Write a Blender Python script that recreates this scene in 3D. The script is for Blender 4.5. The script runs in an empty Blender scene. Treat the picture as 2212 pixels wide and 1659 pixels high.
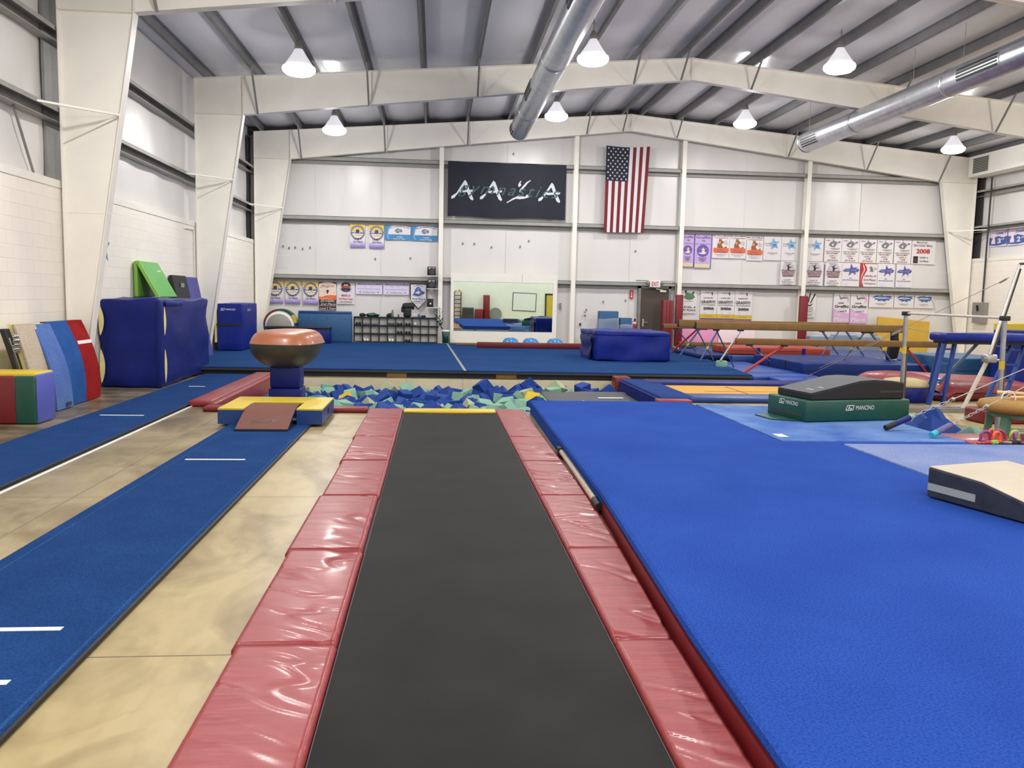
import bpy, bmesh, math, random
from mathutils import Vector, Matrix, noise
random.seed(7)
D = bpy.data; SC = bpy.context.scene; COL = SC.collection
PI = math.pi
ORG = {}

# ------------------------------------------------------------------ mesh builder
class MB:
    def __init__(s): s.v = []; s.f = []; s.mi = []; s.sm = []
    def add(s, vs, fs, m=0, smooth=False):
        b = len(s.v); s.v += [tuple(v) for v in vs]
        for f in fs: s.f.append([b + i for i in f]); s.mi.append(m); s.sm.append(smooth)
        return s
    def box(s, x0, x1, y0, y1, z0, z1, m=0, M=None):
        vs = [Vector((x, y, z)) for z in (z0, z1) for y in (y0, y1) for x in (x0, x1)]
        if M: vs = [M @ v for v in vs]
        return s.add(vs, [(0, 2, 3, 1), (4, 5, 7, 6), (0, 1, 5, 4), (2, 6, 7, 3), (0, 4, 6, 2), (1, 3, 7, 5)], m)
    def bm(s, bm, m=0, smooth=False, M=None):
        bm.verts.index_update()
        vs = [(M @ v.co if M else v.co.copy()) for v in bm.verts]
        s.add(vs, [[v.index for v in f.verts] for f in bm.faces], m, smooth); bm.free(); return s
    def rbox(s, x0, x1, y0, y1, z0, z1, r=.03, seg=3, m=0, M=None, sub=0, wob=0, seed=0):
        bm = bmesh.new(); bmesh.ops.create_cube(bm, size=1)
        for v in bm.verts: v.co = Vector(((x0 + x1) / 2 + v.co.x * (x1 - x0), (y0 + y1) / 2 + v.co.y * (y1 - y0), (z0 + z1) / 2 + v.co.z * (z1 - z0)))
        bmesh.ops.bevel(bm, geom=list(bm.edges), offset=r, segments=seg, profile=.5, affect='EDGES')
        if sub:
            bmesh.ops.subdivide_edges(bm, edges=[e for e in bm.edges if e.calc_length() > max(x1 - x0, y1 - y0, z1 - z0) / (sub + 1)], cuts=sub, use_grid_fill=True)
        if wob:
            for v in bm.verts:
                v.co += Vector([noise.noise(v.co * 2.3 + Vector((seed + 9 * k, 3 * k, 5))) * wob for k in range(3)])
        return s.bm(bm, m, True, M)
    def prism(s, poly, a0, a1, ax='y', m=0, M=None):
        """poly of 2d points extruded between a0 and a1 along ax (x: pts are y,z; y: x,z; z: x,y)"""
        def P(p, a):
            return {'x': Vector((a, p[0], p[1])), 'y': Vector((p[0], a, p[1])), 'z': Vector((p[0], p[1], a))}[ax]
        n = len(poly); vs = [P(p, a0) for p in poly] + [P(p, a1) for p in poly]
        if M: vs = [M @ v for v in vs]
        return s.add(vs, [list(range(n))[::-1], [n + i for i in range(n)]] + [(i, (i + 1) % n, n + (i + 1) % n, n + i) for i in range(n)], m)
    def tube(s, pts, r, n=10, m=0, caps=True, r1=None):
        pts = [Vector(p) for p in pts]; k = len(pts); rings = []
        up = Vector((0, 0, 1))
        for i, p in enumerate(pts):
            t = (pts[min(i + 1, k - 1)] - pts[max(i - 1, 0)]).normalized()
            a = t.cross(up)
            if a.length < 1e-3: a = t.cross(Vector((0, 1, 0)))
            a.normalize(); b = t.cross(a)
            rr = r if r1 is None else r + (r1 - r) * i / (k - 1)
            rings.append([p + (a * math.cos(2 * PI * j / n) + b * math.sin(2 * PI * j / n)) * rr for j in range(n)])
        vs = [v for R in rings for v in R]
        fs = [(i * n + j, i * n + (j + 1) % n, (i + 1) * n + (j + 1) % n, (i + 1) * n + j) for i in range(k - 1) for j in range(n)]
        s.add(vs, fs, m, True)
        if caps:
            s.add(rings[0], [list(range(n))[::-1]], m); s.add(rings[-1], [list(range(n))], m)
        return s
    def bar(s, p0, p1, w, h=None, m=0):
        """rectangular bar between two points"""
        p0, p1 = Vector(p0), Vector(p1); h = h or w; t = (p1 - p0).normalized()
        a = t.cross(Vector((0, 0, 1)))
        if a.length < 1e-3: a = Vector((1, 0, 0))
        a.normalize(); b = t.cross(a)
        vs = [p + a * (sx * w / 2) + b * (sy * h / 2) for p in (p0, p1) for sx, sy in ((-1, -1), (1, -1), (1, 1), (-1, 1))]
        return s.add(vs, [(3, 2, 1, 0), (4, 5, 6, 7), (0, 1, 5, 4), (1, 2, 6, 5), (2, 3, 7, 6), (3, 0, 4, 7)], m)
    def lathe(s, prof, c, n=24, m=0, M=None, smooth=True):
        c = Vector(c); vs = []
        for r, z in prof:
            for j in range(n):
                v = Vector((r * math.cos(2 * PI * j / n), r * math.sin(2 * PI * j / n), z))
                vs.append((M @ v if M else v) + c)
        fs = [(i * n + j, i * n + (j + 1) % n, (i + 1) * n + (j + 1) % n, (i + 1) * n + j) for i in range(len(prof) - 1) for j in range(n)]
        fs += [list(range(n))[::-1], [(len(prof) - 1) * n + j for j in range(n)]]
        return s.add(vs, fs, m, smooth)
    def grid(s, fn, nu, nv, m=0, smooth=True):
        vs = [fn(i / nu, j / nv) for j in range(nv + 1) for i in range(nu + 1)]
        w = nu + 1
        return s.add(vs, [(j * w + i, j * w + i + 1, (j + 1) * w + i + 1, (j + 1) * w + i) for j in range(nv) for i in range(nu)], m, smooth)
    def sphere(s, c, r, nu=16, nv=10, m=0, sc=(1, 1, 1)):
        bm = bmesh.new(); bmesh.ops.create_uvsphere(bm, u_segments=nu, v_segments=nv, radius=r)
        return s.bm(bm, m, True, Matrix.Translation(c) @ Matrix.Diagonal((*sc, 1)))
    def poly(s, pts, y, m=0):
        """flat polygon of x,z points in a plane of constant y facing the room"""
        return s.add([(p[0], y, p[1]) for p in pts], [list(range(len(pts)))], m)
    def xform(s, M): s.v = [tuple(M @ Vector(v)) for v in s.v]; return s

def link(o):
    COL.objects.link(o); return o
def obj(name, mb, mats, parent=None, bevel=0, solid=0, sub=0):
    if not isinstance(mats, (list, tuple)): mats = [mats]
    me = D.meshes.new(name)
    if parent is not None: o0 = ORG[parent]
    else:
        xs, ys, zs = zip(*mb.v); o0 = Vector(((min(xs) + max(xs)) / 2, (min(ys) + max(ys)) / 2, min(zs)))
    me.from_pydata([tuple(Vector(v) - o0) for v in mb.v], [], mb.f)
    for m in mats: me.materials.append(m)
    me.polygons.foreach_set('material_index', mb.mi); me.polygons.foreach_set('use_smooth', mb.sm); me.update()
    o = link(D.objects.new(name, me)); ORG[o] = o0
    if parent is not None: o.parent = parent
    else: o.location = o0
    if solid:
        md = o.modifiers.new('t', 'SOLIDIFY'); md.thickness = solid
    if bevel:
        md = o.modifiers.new('b', 'BEVEL'); md.width = bevel; md.segments = 2; md.limit_method = 'ANGLE'
    if sub:
        md = o.modifiers.new('s', 'SUBSURF'); md.levels = sub; md.render_levels = sub
    return o
LABELS = {}
def tag(o, label, cat, group=None):
    o['label'] = label; o['category'] = cat
    if group: o['group'] = group
    k = (label, group)
    if label in LABELS and LABELS[label] != group: print('DUPLICATE LABEL', label)
    LABELS[label] = group
    n = len(label.split())
    if n < 4 or n > 16: print('LABEL LENGTH', n, label)
    return o
def thing(name, label, cat, loc, group=None):
    o = link(D.objects.new(name, None)); o.location = loc; ORG[o] = Vector(loc); o.empty_display_size = .1
    return tag(o, label, cat, group)
def one(name, mb, mats, label, cat, group=None, **k):
    return tag(obj(name, mb, mats, None, **k), label, cat, group)
def structure(name, mb, mats, **k):
    o = obj(name, mb, mats, None, **k); o['kind'] = 'structure'; return o
def copy_tree(root, loc, label, group):
    r = root.copy(); link(r); r.location = loc; r['label'] = label; r['group'] = group; LABELS[label] = group
    for ch in root.children:
        c = ch.copy(); link(c); c.parent = r
        for g in ch.children:
            d = g.copy(); link(d); d.parent = c
    return r

# ------------------------------------------------------------------ lettering
_tc = {}
def glyphs(txt, bold=0., shear=0., space=1.):
    k = (txt, bold, shear, space)
    if k not in _tc:
        cu = D.curves.new('t', 'FONT'); cu.body = txt; cu.size = 1; cu.offset = bold; cu.shear = shear; cu.space_character = space
        cu.fill_mode = 'FRONT' if hasattr(cu, 'fill_mode') else cu.fill_mode
        cu.resolution_u = 3; cu.align_x = 'LEFT'
        o = D.objects.new('t', cu); link(o)
        dg = bpy.context.evaluated_depsgraph_get(); me = D.meshes.new_from_object(o.evaluated_get(dg))
        vs = [v.co.copy() for v in me.vertices]; fs = [list(p.vertices) for p in me.polygons]
        D.objects.remove(o); D.curves.remove(cu); D.meshes.remove(me)
        xs = [v.x for v in vs]; ys = [v.y for v in vs]
        _tc[k] = (vs, fs, min(xs), max(xs), min(ys), max(ys))
    return _tc[k]
def text(mb, txt, cx, cz, y, w=None, h=None, bold=0., shear=0., m=0, to=None, arch=0., space=1.):
    """write txt centred on (cx, cz) in plane y; w / h give the extents of the whole word"""
    vs, fs, x0, x1, y0, y1 = glyphs(txt, bold, shear, space)
    sx = (w / (x1 - x0)) if w else h / (y1 - y0); sy = (h / (y1 - y0)) if h else sx
    if not w and h: sx = sy
    out = []
    for v in vs:
        a = (v.x - (x0 + x1) / 2) * sx; b = (v.y - (y0 + y1) / 2) * sy
        b -= arch * (a / ((x1 - x0) * sx / 2)) ** 2
        p = (cx + a, y, cz + b); out.append(to(p) if to else p)
    return mb.add(out, fs, m)
def star_pts(cx, cz, R, r=None, n=5, rot=PI / 2):
    r = r or R * .4
    return [(cx + (R if i % 2 == 0 else r) * math.cos(rot + PI * i / n), cz + (R if i % 2 == 0 else r) * math.sin(rot + PI * i / n)) for i in range(2 * n)]
def disc_pts(cx, cz, rx, rz=None, n=20): return [(cx + rx * math.cos(2 * PI * i / n), cz + (rz or rx) * math.sin(2 * PI * i / n)) for i in range(n)]

# ------------------------------------------------------------------ materials
def lin(c):
    return tuple([((x / 255) / 12.92 if x / 255 <= .04045 else ((x / 255 + .055) / 1.055) ** 2.4) for x in c]) + (1,)
MATS = {}
def mat(name, rgb, rough=.6, metal=0., var=0., vscale=3., bump=0., bscale=40., bdist=.01, stretch=(1, 1, 1), coat=0., spec=.5, emit=0., rgb2=None, detail=4, alpha=1., sheen=0., bvoro=False):
    m = D.materials.new(name); m.use_nodes = True; nt = m.node_tree; N = nt.nodes; L = nt.links
    b = N['Principled BSDF']; c = lin(rgb)
    b.inputs['Base Color'].default_value = c; b.inputs['Roughness'].default_value = rough; b.inputs['Metallic'].default_value = metal
    b.inputs['Specular IOR Level'].default_value = spec
    if coat: b.inputs['Coat Weight'].default_value = coat; b.inputs['Coat Roughness'].default_value = .12
    if sheen: b.inputs['Sheen Weight'].default_value = sheen
    if alpha < 1: b.inputs['Alpha'].default_value = alpha
    if emit: b.inputs['Emission Color'].default_value = c; b.inputs['Emission Strength'].default_value = emit
    if var or bump:
        tc = N.new('ShaderNodeTexCoord'); mp = N.new('ShaderNodeMapping'); mp.inputs['Scale'].default_value = stretch
        L.new(tc.outputs['Object'], mp.inputs['Vector'])
    if var:
        nz = N.new('ShaderNodeTexNoise'); nz.inputs['Scale'].default_value = vscale; nz.inputs['Detail'].default_value = detail
        L.new(mp.outputs[0], nz.inputs['Vector'])
        cr = N.new('ShaderNodeValToRGB'); c2 = lin(rgb2) if rgb2 else tuple([max(0, x * (1 - var)) for x in c[:3]]) + (1,)
        c3 = c if rgb2 else tuple([min(1, x * (1 + var)) for x in c[:3]]) + (1,)
        cr.color_ramp.elements[0].position = .3; cr.color_ramp.elements[1].position = .7
        cr.color_ramp.elements[0].color = c2; cr.color_ramp.elements[1].color = c3
        L.new(nz.outputs['Fac'], cr.inputs[0]); L.new(cr.outputs[0], b.inputs['Base Color'])
    if bump:
        if bvoro:
            n2 = N.new('ShaderNodeTexVoronoi')
        else:
            n2 = N.new('ShaderNodeTexNoise'); n2.inputs['Detail'].default_value = detail
        n2.inputs['Scale'].default_value = bscale
        L.new(mp.outputs[0], n2.inputs['Vector'])
        bp = N.new('ShaderNodeBump'); bp.inputs['Strength'].default_value = bump; bp.inputs['Distance'].default_value = bdist
        L.new(n2.outputs[0], bp.inputs['Height']); L.new(bp.outputs[0], b.inputs['Normal'])
    MATS[name] = m; return m

WHITE_STEEL = mat('white_painted_steel', (243, 240, 231), .45, var=.03, vscale=2)
GREY_STEEL = mat('grey_primer_steel', (128, 127, 124), .55, var=.12, vscale=4)
GIRT = mat('girt_steel', (156, 155, 150), .5, var=.08, vscale=4)
PURLIN = mat('purlin_steel', (112, 112, 112), .5, var=.12, vscale=3)
VINYL_WALL = mat('white_insulation_facing', (222, 220, 218), .33, bump=.35, bscale=1.3, bdist=.05, stretch=(1, 1, .35), var=.03, vscale=.8)
VINYL_ROOF = mat('roof_insulation_facing', (206, 207, 212), .3, bump=.4, bscale=2.2, bdist=.04, stretch=(1, .35, 1), var=.05, vscale=1.5)
WHITE_BOARD = mat('white_painted_board', (238, 236, 226), .5, var=.03, vscale=2)
BLACK = mat('black_rubber', (22, 22, 24), .6)
DARKGAP = mat('dark_grey_parts_and_shade', (62, 61, 62), .7)
CHROME = mat('chrome', (205, 205, 205), .22, metal=1)
STEELTUBE = mat('brushed_steel_tube', (170, 172, 178), .32, metal=.85, var=.12, vscale=6)
GALV = mat('galvanised_duct', (196, 200, 206), .3, metal=.9, var=.12, vscale=5)
CREAM = mat('cream_foam', (226, 214, 150), .8, var=.08, vscale=8)
CREAM_WALL = mat('cream_pit_panel', (226, 213, 178), .6, var=.06, vscale=3)
RED_VINYL = mat('red_vinyl', (138, 47, 50), .4, spec=.35, var=.07, vscale=2, bump=.4, bscale=3.2, bdist=.03, stretch=(.5, 2.6, 1), coat=.1)
RED_DARK = mat('dark_red_vinyl', (112, 22, 28), .42, var=.08, vscale=3, bump=.25, bscale=5, bdist=.02)
RED_BRIGHT = mat('maroon_vinyl', (120, 19, 32), .45, var=.06, vscale=3)
BLUE_VINYL = mat('blue_vinyl', (15, 35, 124), .45, spec=.25, var=.12, vscale=2, bump=.35, bscale=2.6, bdist=.05, stretch=(1.5, 1.5, .7))
DEEP_VINYL = mat('deep_blue_vinyl', (14, 44, 112), .5, spec=.25, var=.12, vscale=2, bump=.3, bscale=3, bdist=.04)
DRUM_TOP = mat('cream_drum_top', (188, 174, 128), .7, var=.06, vscale=5)
NAVY_VINYL = mat('navy_vinyl', (14, 29, 106), .45, spec=.25, var=.15, vscale=2, bump=.3, bscale=3, bdist=.04)
ROYAL_VINYL = mat('royal_blue_vinyl', (18, 58, 124), .4, var=.08, vscale=3, bump=.2, bscale=4, bdist=.02)
BRIGHT_VINYL = mat('bright_blue_vinyl', (18, 72, 158), .4, var=.08, vscale=3, bump=.2, bscale=4, bdist=.02)
TEAL_VINYL = mat('teal_blue_vinyl', (36, 84, 128), .5, var=.06, vscale=3)
GREEN_VINYL = mat('dark_green_vinyl', (14, 74, 62), .42, var=.12, vscale=4, bump=.2, bscale=5, bdist=.02)
LIME_VINYL = mat('green_vinyl', (76, 160, 62), .5, var=.06, vscale=4)
LIME_EDGE = mat('lime_vinyl', (138, 196, 84), .5)
YELLOW_VINYL = mat('yellow_vinyl', (206, 180, 44), .45, var=.03, vscale=4)
ORANGE_VINYL = mat('orange_vinyl', (164, 60, 34), .45, var=.08, vscale=4, bump=.2, bscale=4, bdist=.03)
GOLD_BOARD = mat('gold_board', (206, 168, 66), .55, var=.05, vscale=3)
def carpet(name, rgb, rgb2, vs=1.2, s=220):
    m = mat(name, rgb, .95, var=.1, vscale=vs, rgb2=rgb2, bump=.6, bscale=s, bdist=.004, spec=.08, detail=6)
    nt = m.node_tree; N = nt.nodes; L = nt.links; b = N['Principled BSDF']; src = b.inputs['Base Color'].links[0].from_socket   # tufts: fine light and dark pile
    tc = N.new('ShaderNodeTexCoord'); n = N.new('ShaderNodeTexNoise'); n.inputs['Scale'].default_value = 85; n.inputs['Detail'].default_value = 3; L.new(tc.outputs['Object'], n.inputs['Vector'])
    r = N.new('ShaderNodeValToRGB'); r.color_ramp.elements[0].position = .32; r.color_ramp.elements[1].position = .62; r.color_ramp.elements[0].color = (.6, .6, .66, 1); r.color_ramp.elements[1].color = (1.08, 1.08, 1.06, 1); L.new(n.outputs['Fac'], r.inputs[0])
    x = N.new('ShaderNodeMixRGB'); x.blend_type = 'MULTIPLY'; x.inputs[0].default_value = 1; L.new(src, x.inputs[1]); L.new(r.outputs[0], x.inputs[2]); L.new(x.outputs[0], b.inputs['Base Color'])
    return m
CARPET = carpet('royal_blue_carpet', (42, 80, 166), (34, 70, 154))
RUNWAY = carpet('runway_blue_carpet', (29, 67, 122), (23, 58, 110), 2.)
SPRING = carpet('spring_floor_carpet', (32, 70, 122), (26, 62, 112), .8)
LIGHTCARPET = carpet('chalky_light_blue_carpet', (116, 148, 200), (68, 104, 176), 1.6)
PALECARPET = carpet('pale_chalky_carpet', (142, 156, 196), (104, 128, 184), 1.4)
PADBLUE = carpet('worn_blue_carpet', (48, 76, 138), (38, 64, 124), 3.)
MIDBLUE = carpet('mid_blue_carpet', (54, 98, 166), (44, 86, 152), 3.)
LBOARD = carpet('light_blue_board_carpet', (98, 130, 194), (86, 116, 182), 3.)
BEIGECARPET = carpet('beige_carpet', (206, 192, 172), (196, 180, 160), 3.)
REDCARPET = carpet('red_carpet', (160, 40, 40), (148, 32, 34), 3.)
BEDMAT = mat('black_trampoline_bed', (28, 28, 27), .66, var=.3, vscale=1.8, bump=.3, bscale=260, bdist=.002, detail=6, spec=.15)
GREYBED = mat('grey_mat', (66, 70, 76), .6, var=.1, vscale=3)
YELLOWBED = mat('yellow_trampoline_bed', (204, 152, 34), .6, var=.05, vscale=3)
TAN_VINYL = mat('tan_vault_leather', (164, 98, 66), .38, var=.07, vscale=3, bump=.15, bscale=30, bdist=.004, coat=.2)
BELLY = mat('grey_vault_belly', (56, 56, 50), .42, var=.16, vscale=5, bump=.15, bscale=30, bdist=.004)
BROWN_BOARD = mat('brown_springboard_carpet', (106, 62, 51), .75, var=.07, vscale=5)
SUEDE = mat('tan_suede', (128, 97, 54), .85, var=.1, vscale=5)
SUEDE2 = mat('golden_suede', (160, 122, 62), .8, var=.1, vscale=5)
F_BLUE = mat('blue_foam', (20, 60, 138), .9, var=.1, vscale=6, bump=.4, bscale=60, bdist=.006)
F_MINT = mat('mint_foam', (128, 170, 150), .9, var=.06, vscale=6, bump=.4, bscale=60, bdist=.006)
F_CREAM = mat('pale_foam', (166, 176, 142), .9, var=.06, vscale=6)
F_YELL = mat('yellow_foam', (204, 176, 40), .9)
PAPER = mat('white_poster_paper', (226, 222, 224), .45)
INK = mat('black_ink', (38, 36, 44), .5)
INKB = mat('blue_ink', (66, 92, 160), .5)
INKN = mat('navy_ink', (46, 52, 110), .5)
INKR = mat('red_ink', (186, 42, 52), .5)
INKM = mat('maroon_ink', (112, 40, 56), .5)
INKP = mat('purple_ink', (112, 82, 160), .5)
LILAC = mat('lilac_paper', (196, 170, 222), .5)
PURPLE = mat('purple_print', (106, 84, 168), .5)
LILAC_L = mat('pale_lilac_print', (214, 206, 232), .5)
YEL_P = mat('yellow_print', (226, 196, 84), .5)
BLU_P = mat('azure_print', (56, 140, 196), .5)
ORA_P = mat('orange_print', (224, 108, 52), .5)
PEACH = mat('peach_print', (246, 216, 196), .5)
BRN_P = mat('brown_print', (150, 92, 52), .5)
GRN_P = mat('green_print', (60, 136, 96), .5)
GRY_P = mat('grey_print', (120, 122, 128), .5)
SILV = mat('silver_print', (196, 190, 200), .5)
PINK_P = mat('pink_print', (216, 170, 214), .5)
LBL_P = mat('light_blue_print', (124, 170, 214), .5)
PINK_V = mat('pink_vinyl', (226, 150, 196), .5)
PALEP = mat('pale_pink_vinyl', (240, 218, 226), .5)
NAVY_CLOTH = mat('navy_banner_cloth', (27, 31, 46), .6, spec=.3, var=.1, vscale=2)
TEALINK = mat('dark_green_ink', (58, 92, 88), .6)
LETTER = mat('silver_white_letter', (214, 218, 232), .5)
FLAG_R = mat('flag_red', (118, 25, 36), .7); FLAG_W = mat('flag_white', (228, 226, 230), .7); FLAG_B = mat('flag_navy', (24, 28, 46), .7)
BROWN_DOOR = mat('brown_door', (74, 62, 54), .5)
GREY_BOX = mat('grey_metal_box', (140, 140, 134), .5)
BLUE_PAINT = mat('blue_painted_steel', (22, 62, 140), .4)
BLUEGREY_PAINT = mat('slate_blue_steel', (78, 100, 136), .4)
RED_PAINT = mat('red_painted_steel', (176, 48, 44), .4)
GREEN_PAINT = mat('green_painted_wood', (84, 126, 104), .55, var=.08, vscale=6)
CHALKBAR = mat('chalky_bar', (204, 196, 186), .7, var=.08, vscale=12)
WHITEPLASTIC = mat('white_plastic', (236, 234, 230), .45)
CLEAR = mat('plastic_film', (190, 205, 225), .15, alpha=.35)
CABLE = mat('steel_cable', (176, 174, 170), .4, metal=.6)
WOOD = mat('pale_wood', (228, 192, 140), .6, var=.08, vscale=8)
LAMP = mat('lamp_lens', (255, 252, 246), .4, emit=14)
BELL = mat('lamp_reflector', (236, 234, 240), .35, emit=.6)
MIRROR = mat('mirror_glass', (206, 222, 212), .01, metal=1)
# ------------------------------------------------------------------ special materials
def concrete():
    m = D.materials.new('stained_concrete'); m.use_nodes = True; nt = m.node_tree; N = nt.nodes; L = nt.links; b = N['Principled BSDF']
    tc = N.new('ShaderNodeTexCoord'); sp = N.new('ShaderNodeSeparateXYZ')
    geo = N.new('ShaderNodeNewGeometry'); L.new(geo.outputs['Position'], sp.inputs[0])
    def nz(scale, stretch, det=6, dist=0.):
        mp = N.new('ShaderNodeMapping'); mp.inputs['Scale'].default_value = stretch; L.new(geo.outputs['Position'], mp.inputs[0])
        n = N.new('ShaderNodeTexNoise'); n.inputs['Scale'].default_value = scale; n.inputs['Detail'].default_value = det; n.inputs['Distortion'].default_value = dist
        L.new(mp.outputs[0], n.inputs['Vector']); return n.outputs['Fac']
    def ramp(f, p0, c0, p1, c1):
        r = N.new('ShaderNodeValToRGB'); r.color_ramp.elements[0].position = p0; r.color_ramp.elements[1].position = p1
        r.color_ramp.elements[0].color = c0; r.color_ramp.elements[1].color = c1; L.new(f, r.inputs[0]); return r.outputs[0]
    def mix(a, bb, f, mode='MULTIPLY'):
        x = N.new('ShaderNodeMixRGB'); x.blend_type = mode
        if isinstance(f, float): x.inputs[0].default_value = f
        else: L.new(f, x.inputs[0])
        L.new(a, x.inputs[1])
        if isinstance(bb, tuple): x.inputs[2].default_value = bb
        else: L.new(bb, x.inputs[2])
        return x.outputs[0]
    base = ramp(nz(.5, (1, 1, 1)), .3, lin((168, 150, 106)), .7, lin((180, 163, 120)))
    # the slab past the first runway is more worn and greyer than the strip beside the track
    mr = N.new('ShaderNodeMapRange'); L.new(sp.outputs[0], mr.inputs[0])
    mr.inputs[1].default_value = -2.3; mr.inputs[2].default_value = -4.2
    dirty = ramp(nz(1.1, (.5, 1.3, 1), 7, .6), .38, lin((94, 84, 68)), .64, lin((146, 134, 110)))
    base = mix(base, dirty, mr.outputs[0], 'MIX')
    st = ramp(nz(1.4, (1, .6, 1), 8, 1.2), .34, lin((176, 168, 146)), .54, (1, 1, 1, 1))
    base = mix(base, st, .8)
    base = mix(base, ramp(nz(9., (1, .4, 1), 6, .5), .3, lin((222, 218, 208)), .6, (1, 1, 1, 1)), .5)
    def joint(sock, off, per, w):
        a = N.new('ShaderNodeMath'); a.operation = 'SUBTRACT'; L.new(sock, a.inputs[0]); a.inputs[1].default_value = off - per / 2
        p = N.new('ShaderNodeMath'); p.operation = 'PINGPONG'; L.new(a.outputs[0], p.inputs[0]); p.inputs[1].default_value = per / 2
        g = N.new('ShaderNodeMath'); g.operation = 'GREATER_THAN'; L.new(p.outputs[0], g.inputs[0]); g.inputs[1].default_value = per / 2 - w
        return g.outputs[0]
    base = mix(base, lin((92, 84, 64)), joint(sp.outputs[1], 4.09, 3.28, .006), 'MIX')
    base = mix(base, lin((92, 84, 64)), joint(sp.outputs[0], -3.1, 4.6, .005), 'MIX')
    L.new(base, b.inputs['Base Color'])
    rr = N.new('ShaderNodeMapRange'); L.new(nz(2., (1, 1, 1)), rr.inputs[0]); rr.inputs[3].default_value = .22; rr.inputs[4].default_value = .5
    L.new(rr.outputs[0], b.inputs['Roughness']); return m
CONCRETE = concrete()
def blockwall():
    m = D.materials.new('painted_block'); m.use_nodes = True; nt = m.node_tree; N = nt.nodes; L = nt.links; b = N['Principled BSDF']
    geo = N.new('ShaderNodeNewGeometry'); sp = N.new('ShaderNodeSeparateXYZ'); L.new(geo.outputs['Position'], sp.inputs[0])
    cb = N.new('ShaderNodeCombineXYZ'); L.new(sp.outputs[1], cb.inputs[0]); L.new(sp.outputs[2], cb.inputs[1])
    br = N.new('ShaderNodeTexBrick'); L.new(cb.outputs[0], br.inputs['Vector'])
    br.inputs['Scale'].default_value = 1.; br.inputs['Brick Width'].default_value = .4; br.inputs['Row Height'].default_value = .2
    br.inputs['Mortar Size'].default_value = .008; br.inputs['Mortar Smooth'].default_value = .6
    br.inputs['Color1'].default_value = lin((246, 240, 230)); br.inputs['Color2'].default_value = lin((243, 237, 227)); br.inputs['Mortar'].default_value = lin((236, 230, 220))
    L.new(br.outputs['Color'], b.inputs['Base Color']); b.inputs['Roughness'].default_value = .5
    bp = N.new('ShaderNodeBump'); bp.invert = True; bp.inputs['Strength'].default_value = .35; bp.inputs['Distance'].default_value = .006
    L.new(br.outputs['Fac'], bp.inputs['Height']); L.new(bp.outputs[0], b.inputs['Normal']); return m
BLOCK = blockwall()

# ------------------------------------------------------------------ the building (x right, y into the hall, z up; viewer at 0,0,1.8)
RIDGE = 6.6
def rtop(x): return 8.1 - .0833 * abs(x - RIDGE)
def rdep(x): return .56 + .43 * abs(x - RIDGE) / 11.45
def roof(x): return rtop(x) + .21
XL, XR, YN, YF = -6.3, 19.5, -4.9, 29.3
P1 = (-3.35, 3.95, 12.95, 18.15); P2 = (6.45, 7.95, 10.75, 13.2)
fl = MB()
xs = [XL, P1[0], P1[1], P2[0], P2[1], XR]; ys = [YN, P2[2], P1[2], P2[3], P1[3], YF]
for i in range(5):
    for j in range(5):
        cx, cy = (xs[i] + xs[i + 1]) / 2, (ys[j] + ys[j + 1]) / 2
        if any(p[0] < cx < p[1] and p[2] < cy < p[3] for p in (P1, P2)): continue
        fl.add([(xs[i], ys[j], 0), (xs[i + 1], ys[j], 0), (xs[i + 1], ys[j + 1], 0), (xs[i], ys[j + 1], 0)], [(0, 1, 2, 3)])
floor = structure('floor', fl, CONCRETE)
for nm, p, dz in (('trim_6', P1, 1.1), ('trim_7', P2, .8)):
    w = MB(); t = .06
    w.box(p[0] - t, p[1] + t, p[2] - t, p[3] + t, -dz - .05, -dz)
    w.box(p[0] - t, p[0], p[2] - t, p[3] + t, -dz, -.004); w.box(p[1], p[1] + t, p[2] - t, p[3] + t, -dz, -.004); w.box(p[0], p[1], p[2] - t, p[2], -dz, -.004)
    if nm == 'trim_7': w.box(p[0], p[1], p[3], p[3] + t, -dz, -.004)
    else:
        for a, b_ in ((-3.35, -.62), (-.615, .6), (.605, 3.1), (3.105, 3.95)): w.box(a, b_, p[3] - .01, p[3] + .05, -dz, -.01)
    structure(nm, w, CREAM_WALL)
pl = MB().box(-3.3, -1.3, 12.96, 14.1, -1.1, -.12); structure('trim_8', pl, CREAM_WALL)      # plinth in the pit that carries the vault

# roof: sagging white insulation between purlins
PX = [-5.75, -4.5, -3.12, -1.75, -.37, 1.0, 2.4, 3.75, 5.05, 6.3, 6.9, 8.2, 9.5, 10.85, 12.2, 13.6, 15.1, 16.45, 17.8, 19.0]
cm = MB(); cols = []
edges = [XL] + PX + [XR]
for a, b_ in zip(edges[:-1], edges[1:]):
    for k in range(6):
        t = k / 6; x = a + (b_ - a) * t; cols.append((x, roof(x) - .05 * math.sin(PI * t) * min(1, (b_ - a))))
cols.append((XR, roof(XR)))
ny = 2
cm.v = [(x, YN + (YF - YN) * j / ny, z) for j in range(ny + 1) for x, z in cols]
w = len(cols)
for j in range(ny):
    for i in range(w - 1): cm.f.append([j * w + i, (j + 1) * w + i, (j + 1) * w + i + 1, j * w + i + 1]); cm.mi.append(0); cm.sm.append(True)
ceiling = structure('ceiling', cm, VINYL_ROOF)
for x in PX:
    s = 1 if x < RIDGE else -1; z = roof(x) - .012; p = MB()
    p.box(x - .004, x + .004, YN, YF - .05, z - .2, z); p.box(x, x + s * .07, YN, YF - .05, z - .008, z); p.box(x - s * .07, x, YN, YF - .05, z - .2, z - .192)
    p.box(x - s * .07 - .003, x - s * .07 + .003, YN, YF - .05, z - .2, z - .175)
    obj('purlin', p, PURLIN, ceiling)
en = MB(); en.box(XL, RIDGE, YF - .32, YF - .02, 0, .14, M=None)
en = MB()
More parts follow.
